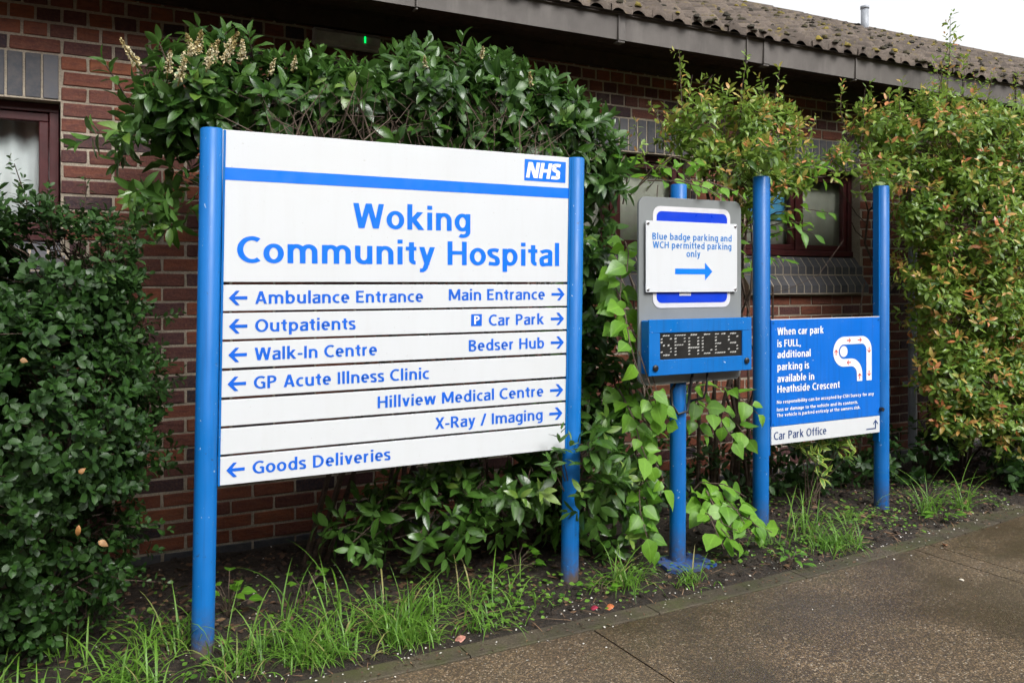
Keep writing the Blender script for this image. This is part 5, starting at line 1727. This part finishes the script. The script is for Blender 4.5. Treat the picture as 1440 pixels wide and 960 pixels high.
# small variegated plant under the blue notice
va = empty('variegated_plant', (4.2, 3.85, 0), 'small plant with yellow-edged leaves under the white car park office board', 'plant')
lv, tw = Leaves(), MB()
vp = [(4.02, 3.72, 0.38), (4.08, 3.70, 0.33), (4.12, 3.72, 0.42), (4.26, 3.72, 0.40), (4.32, 3.70, 0.34), (4.10, 3.70, 0.25), (4.34, 3.72, 0.44), (4.2, 3.74, 0.43), (3.98, 3.74, 0.44)]
add_shoots(lv, vp, [nrm(np.array([rng.normal(0, 0.5), -0.6, 0.6])) for _ in vp], 9, (0.06, 0.10), 0.36, (85, 25), (0.2, 0.9), 0.008, (0.2, 1.0), None, (0.1, 0.35), 0.7)
for p in vp:
    tw.tube([(4.2 + rng.normal(0, 0.04), 3.85, 0.0), ((4.2 + p[0]) / 2, 3.8, p[2] * 0.6), p], [0.005, 0.004, 0.0025], 5, False)
lv.build('foliage', M_VARI, va, ellip, 4, clear_of_signs)
tw.build('stem', M_TWIG, va)

# ivy low down at the right end and dark ground cover below the signs
iv = empty('low_ivy', (6.1, 3.55, 0), 'low dark ivy at the foot of the tall red-tipped shrub', 'ivy')
ie = [(6.0, 3.52, 0.16, 0.3, 0.14, 0.14), (6.4, 3.50, 0.2, 0.35, 0.15, 0.18), (6.0, 3.62, 0.2, 0.3, 0.22, 0.2), (5.75, 3.42, 0.12, 0.16, 0.10, 0.14), (6.5, 3.6, 0.3, 0.4, 0.2, 0.3), (5.3, 3.95, 0.2, 0.4, 0.25, 0.2)]
P, D = sample_volume(ie, 330, 0.5, 0.3, 0.3, 51, clear_of_signs)
lv = Leaves()
add_shoots(lv, P, D, 5, (0.045, 0.07), 0.85, (85, 40), (0.0, 0.6), 0.012, (0.0, 0.5), None, (0.05, 0.3), 0.7)
lv.build('foliage', M_DARKLEAF, iv, heart, 5, clear_of_signs)
gc = empty('dark_undershrub', (4.0, 4.2, 0), 'dark leafy undergrowth low against the wall behind the blue notice', 'shrub')
ge = [(3.3, 4.2, 0.25, 0.35, 0.25, 0.24), (3.9, 4.1, 0.25, 0.4, 0.25, 0.26), (4.5, 4.15, 0.28, 0.35, 0.25, 0.28), (4.95, 4.1, 0.22, 0.25, 0.2, 0.2)]
P, D = sample_volume(ge, 260, 0.3, 0.4, 0.3, 61, clear_of_signs)
lv = Leaves()
add_shoots(lv, P, D, 6, (0.05, 0.085), 0.5, (85, 30), (0.1, 0.8), 0.012, (0.0, 0.5), None, (0.05, 0.35), 0.7)
lv.build('foliage', M_DARKLEAF, gc, ellip, 4, clear_of_signs)

# ------------------------------------------------------------------ grass, weeds, litter
def blades(centres, per, spread, L, tilt=0.5, w=0.0062, tint=(0.1, 0.7), curl=(0.6, 2.6)):
    P, D, U, Ls, Ws, C, T = [], [], [], [], [], [], []
    for (u, v), n, sp, ll in zip(centres, per, spread, L):
        for _ in range(n):
            x, y_ = u + rng.normal(0, sp), v + rng.normal(0, sp * 0.7)
            if y_ < edge_v(x) - 0.005 or y_ > 4.5:
                continue
            a = rng.uniform(0, 6.283)
            k = abs(rng.normal(0, tilt))
            P.append((x, y_, ground_h(x, y_) - 0.004))
            d = np.array([math.cos(a) * k, math.sin(a) * k - 0.05, 1.0])
            D.append(nrm(d))
            U.append((-math.cos(a), -math.sin(a), 0.35))
            Ls.append(ll * rng.uniform(0.3, 1.3))
            Ws.append(w * rng.uniform(0.7, 1.35))
            C.append(rng.uniform(*curl))
            t = rng.uniform(*tint)
            T.append(t if rng.random() > 0.06 else rng.uniform(0.85, 1.0))
    return [np.array(x, float) for x in (P, D, U, Ls, Ws, C, np.full(len(P), 0.25), T)]
def gshape(t):
    return 0.75 + 0.25 * t * 2 if t < 0.3 else max(0.02, 1 - ((t - 0.3) / 0.7) ** 1.8)
def grass_mesh(name, data, parent=None, origin=None):
    P, D, U, L, W, C, Fo, T = data
    V, F, UV, k = leaf_arrays(P, D, U, L, W, C, Fo, gshape, 6)
    return mesh_obj(name, V, F, M_GRASS, parent, True, {'tint': np.repeat(T, k), 'rough': np.repeat(rng.random(len(P)), k)}, UV, origin)
cs, per, sp, LL = [], [], [], []
for _ in range(360):                                  # dense band along the path edge on the left
    u = rng.uniform(-0.9, 1.95)
    v = edge_v(u) + 0.06 + abs(rng.normal(0, 0.16 if u > 0.4 else 0.24))
    f = 1.0 if u < 1.55 else 0.5
    if noise.noise(Vector((u * 3.1, v * 3.1, 8.0))) < -0.04:
        continue
    cs.append((u, v)); per.append(int(rng.integers(3, 10) * f)); sp.append(0.03); LL.append(rng.uniform(0.12, 0.26))
for (u, v, n, l) in ((1.30, 3.35, 46, 0.30), (1.22, 3.30, 30, 0.26), (1.42, 3.38, 24, 0.24), (0.98, 3.42, 20, 0.30), (0.75, 3.32, 30, 0.20), (0.40, 3.5, 26, 0.22), (0.55, 3.2, 30, 0.18), (0.05, 3.6, 16, 0.2), (1.12, 3.55, 10, 0.34), (0.85, 3.6, 8, 0.3), (1.7, 3.3, 16, 0.2), (1.62, 3.45, 8, 0.3), (-0.2, 3.4, 30, 0.2), (0.2, 3.3, 36, 0.2), (0.95, 3.2, 40, 0.17), (1.2, 3.17, 40, 0.15)):
    cs.append((u, v)); per.append(n); sp.append(0.05); LL.append(l)
tag(grass_mesh('grass', blades(cs, per, sp, LL)), 'long uncut grass along the path edge below the white sign', 'grass', kind='stuff')

def clover_patch():
    P, D, U_, L_, W_, C_, Fo_, T_ = [], [], [], [], [], [], [], []
    for (cu, cv, n, r_) in ((0.55, 3.3, 60, 0.16), (0.2, 3.7, 50, 0.2), (1.05, 3.5, 50, 0.16), (1.55, 3.45, 70, 0.16), (1.8, 3.4, 60, 0.14), (1.95, 3.3, 30, 0.1), (2.28, 3.2, 40, 0.1), (2.5, 3.35, 40, 0.1), (3.35, 3.3, 50, 0.12), (4.05, 3.5, 50, 0.15), (4.4, 3.55, 40, 0.15), (4.9, 3.5, 50, 0.15), (1.3, 3.75, 60, 0.2), (0.8, 3.95, 40, 0.2), (5.3, 3.5, 60, 0.2), (-0.1, 3.45, 50, 0.2), (2.0, 3.5, 90, 0.25), (3.6, 3.45, 80, 0.2), (4.3, 3.35, 80, 0.2), (3.0, 3.3, 40, 0.12), (1.75, 3.2, 50, 0.12), (3.9, 3.9, 90, 0.3), (4.7, 3.8, 90, 0.3)):
        for _ in range(n):
            u, v = cu + rng.normal(0, r_), cv + rng.normal(0, r_ * 0.6)
            if v < edge_v(u) + 0.01 or v > 4.5:
                continue
            a = rng.uniform(0, 6.28)
            P.append((u, v, ground_h(u, v) + rng.uniform(0.008, 0.045))); D.append((math.cos(a), math.sin(a), rng.normal(0.1, 0.2))); U_.append((rng.normal(0, 0.25), rng.normal(-0.2, 0.25), 1))
            l = rng.uniform(0.012, 0.03); L_.append(l); W_.append(l * 0.85); C_.append(rng.uniform(0, 0.7)); Fo_.append(rng.uniform(0, 0.3)); T_.append(rng.uniform(0.0, 0.75))
    V, F, UV, k = leaf_arrays(*[np.array(x, float) for x in (P, D, U_, L_, W_, C_, Fo_)], obov, 4)
    tag(mesh_obj('ground_cover', V, F, M_GRASS, None, True, {'tint': np.repeat(np.array(T_), k), 'rough': np.repeat(rng.random(len(P)), k)}, UV), kind='stuff')
clover_patch()

def tuft(u, v, n, l, sp_, label, tilt=0.45):
    o = grass_mesh('grass_tuft', blades([(u, v)], [n], [sp_], [l], tilt), None, (u, v, ground_h(u, v)))
    tag(o, label, 'grass tuft', 'grass tufts beside the path')
tuft(2.33, 3.28, 95, 0.22, 0.045, 'spiky grass tuft between the white sign and the display pole')
tuft(2.66, 3.17, 50, 0.14, 0.05, 'short grass tuft in front of the blue base plate')
tuft(3.72, 3.27, 190, 0.17, 0.085, 'wide grass tuft on the path edge below the blue notice', 0.6)
tuft(3.72, 3.48, 34, 0.36, 0.06, 'tall thin grass under the car park office board')
tuft(4.12, 3.52, 40, 0.16, 0.06, 'small grass tuft left of the far blue pole')
tuft(4.72, 3.42, 40, 0.42, 0.035, 'tall grass tuft just right of the far blue pole', 0.3)
tuft(5.05, 3.40, 36, 0.36, 0.04, 'leaning grass tuft near the tall red-tipped shrub', 0.6)
tuft(3.42, 3.40, 26, 0.22, 0.05, 'sparse grass at the foot of the middle blue pole')

def weed(u, v, n, L, wr, label, up=0.5, shape=heart, mat=None):
    z = ground_h(u, v)
    o = empty('weed', (u, v, z), label, 'weed')
    lv, tw = Leaves(), MB()
    for k in range(n):
        a = rng.uniform(0, 6.283)
        r_ = rng.uniform(0.02, 0.10)
        h = rng.uniform(0.02, 0.10) * up * 2
        p = np.array([u + r_ * math.cos(a), v + r_ * math.sin(a), z + h])
        tw.tube([(u, v, z - 0.01), (u + r_ * 0.4 * math.cos(a), v + r_ * 0.4 * math.sin(a), z + h * 0.7), p], 0.0016, 4, False)
        l = rng.uniform(*L)
        lv.add([p], [(math.cos(a), math.sin(a), 0.15)], [(-0.2 * math.cos(a), -0.3 - 0.2 * math.sin(a), 1)], [l], [l * wr], [rng.uniform(0.2, 0.9)], [0.2], [rng.uniform(0.0, 0.6)])
    lv.build('foliage', mat or M_LIME, o, shape, 5)
    tw.build('stem', M_TWIG, o)
weed(0.62, 3.72, 16, (0.05, 0.075), 0.8, 'broad-leaved green weed beside the left post of the white sign', 0.9)
weed(0.95, 3.75, 9, (0.035, 0.05), 0.8, 'small green weed on the bare soil under the white sign', 0.6)
weed(1.95, 3.62, 12, (0.04, 0.055), 0.7, 'low dull green weed under the laurel leaves', 0.7)
weed(2.18, 3.25, 10, (0.03, 0.045), 0.9, 'round-leaved weed right of the white sign post', 0.4)
weed(3.30, 3.16, 14, (0.05, 0.08), 0.35, 'flat rosette weed on the path edge beside the middle blue pole', 0.3, ellip)
weed(4.72, 3.31, 18, (0.05, 0.085), 0.35, 'flat bright weed on the path edge below the far blue pole', 0.3, ellip)

def flakes(name, n, size, mat, region, lift=0.004, curlr=(0.0, 1.6), wr=0.5, tint=(0, 1), on=None):
    P, D, U, L, W, C, Fo, T = [], [], [], [], [], [], [], []
    while len(P) < n:
        u, v = region()
        zb_ = ground_h(u, v) if v > edge_v(u) else (0.007 if v > edge_v(u) - 0.11 else 0.001)
        a = rng.uniform(0, 6.283)
        P.append((u, v, zb_ + lift)); D.append((math.cos(a), math.sin(a), rng.normal(0, 0.15)))
        U.append((rng.normal(0, 0.3), rng.normal(0, 0.3), 1)); l = rng.uniform(*size)
        L.append(l); W.append(l * wr * rng.uniform(0.7, 1.3)); C.append(rng.uniform(*curlr)); Fo.append(rng.uniform(-0.3, 0.5)); T.append(rng.uniform(*tint))
    V, F, UV, k = leaf_arrays(*[np.array(x, float) for x in (P, D, U, L, W, C, Fo)], ellip, 4)
    return tag(mesh_obj(name, V, F, mat, None, True, {'tint': np.repeat(T, k)}, UV), kind='stuff')
def bed_region():
    u = rng.uniform(-1, 7)
    return u, rng.uniform(edge_v(u) + 0.02, 4.6)
def back_region():
    u = rng.uniform(0.2, 2.6)
    return u, rng.uniform(3.5, 4.6)
def right_region():
    u = rng.uniform(3.3, 6.2)
    return u, rng.uniform(edge_v(u) + 0.03, 4.2)
def edge_region():
    u = rng.uniform(0.2, 5.5)
    return u, edge_v(u) + 0.05 + rng.normal(0, 0.10)
def border_region():
    u = rng.uniform(0.0, 6.5)
    return u, edge_v(u) - 0.04 + rng.normal(0, 0.045)
def path_region():
    u = rng.uniform(1.5, 6)
    return u, edge_v(u) - abs(rng.normal(0, 0.5)) - 0.02
flakes('leaf_litter', 3200, (0.015, 0.055), M_LITTER, bed_region, 0.004, (0.0, 1.8), 0.45, (0.0, 0.85))
flakes('leaf_litter', 1100, (0.025, 0.06), M_LITTER, back_region, 0.006, (0.0, 1.6), 0.45, (0.1, 0.75))
flakes('leaf_litter', 420, (0.03, 0.065), M_LITTER, right_region, 0.006, (0.2, 1.6), 0.5, (0.3, 1.0))
flakes('white_petals', 520, (0.006, 0.012), M_PETAL, bed_region, 0.006, (0, 0.5), 0.9)
flakes('white_petals', 420, (0.005, 0.011), M_PETAL, edge_region, 0.006, (0, 0.5), 0.9)
flakes('white_petals', 60, (0.007, 0.013), M_PETAL, path_region, 0.0025, (0, 0.3), 0.9)
flakes('leaf_litter', 520, (0.006, 0.022), M_LITTER, border_region, 0.002, (0, 0.8), 0.4, (0.0, 0.9))
flakes('leaf_litter', 160, (0.006, 0.018), M_LITTER, path_region, 0.002, (0, 0.6), 0.4, (0.3, 1.0))
def straw_region():
    u = rng.uniform(-0.5, 5.4)
    return u, edge_v(u) + 0.02 + abs(rng.normal(0, 0.16))
flakes('dry_straw', 420, (0.05, 0.16), M_LITTER, straw_region, 0.010, (0.0, 1.2), 0.03, (0.7, 1.0))
# clods and small stones on the soil
V, F, T = [], [], []
for _ in range(2600):
    u, v = bed_region()
    s = rng.uniform(0.25, 1.25) ** 2
    blob((u, v, ground_h(u, v) - 0.003), 0.018 * s, 0.016 * s, 0.013 * s, rng.random())
tag(mesh_obj('soil_clods', np.array(V), np.array(F), M_SOIL, None, True, {'tint': T}), kind='stuff')

def fallen(u, v, z, l, wr, col, label, group=None, d=None, up=(0, -0.3, 1), shape=ellip):
    m_ = mat_plain('fallen_leaf_' + label.split()[0], col, 0.6, var=0.35, scale=60)
    a = rng.uniform(0, 6.28)
    dd = d or (math.cos(a), math.sin(a), 0.05)
    V, F, UV, k = leaf_arrays(np.array([(u, v, z)], float), np.array([dd], float), np.array([up], float), np.array([l]), np.array([l * wr]), np.array([0.9]), np.array([0.35]), shape, 5)
    o = mesh_obj('fallen_leaf', V, F, m_, None, True, None, UV, (u, v, z))
    so_ = o.modifiers.new('thickness', 'SOLIDIFY')
    so_.thickness = 0.0006
    return tag(o, label, 'leaf', group)
fallen(1.45, 3.13, 0.012, 0.07, 0.5, (0.45, 0.20, 0.15), 'pink fallen leaf lying on the path edge beside the long grass')
fallen(2.10, 3.135, 0.012, 0.045, 0.6, (0.30, 0.02, 0.05), 'crimson fallen leaf on the path edge right of the white sign')
fallen(2.17, 3.12, 0.014, 0.05, 0.6, (0.45, 0.13, 0.04), 'orange fallen leaf next to the crimson one on the path edge')
fallen(4.28, 2.98, 0.010, 0.05, 0.6, (0.55, 0.25, 0.13), 'peach fallen leaf on the brick path edging')
fallen(3.86, 2.62, 0.004, 0.035, 0.5, (0.6, 0.55, 0.45), 'cream fallen leaf lying alone on the path')
fallen(-0.12, 3.16, 1.20, 0.026, 0.7, (0.30, 0.17, 0.07), 'tan dry leaf caught at the left edge of the dark shrub', None, (0.9, -0.2, -0.2), (0, -1, 0.3), heart)
fallen(0.05, 3.24, 0.80, 0.028, 0.7, (0.28, 0.14, 0.05), 'round tan dry leaf caught in the middle of the dark shrub', None, (0.6, -0.2, 0.5), (0, -1, 0.3), heart)
fallen(0.05, 3.22, 0.63, 0.045, 0.4, (0.36, 0.17, 0.05), 'narrow orange dry leaf hanging low in the dark shrub', None, (-0.1, -0.2, -1), (0, -1, 0.1))
fallen(0.11, 3.24, 0.56, 0.042, 0.55, (0.32, 0.18, 0.08), 'curled tan dry leaf hanging lowest in the dark shrub', None, (0.8, -0.3, -0.4), (0, -1, 0.5), heart)
fallen(2.42, 3.45, 0.45, 0.06, 0.35, (0.55, 0.33, 0.03), 'yellow dying leaf hanging in the low laurel', None, (0.1, -0.2, -1), (0, -1, 0.1))
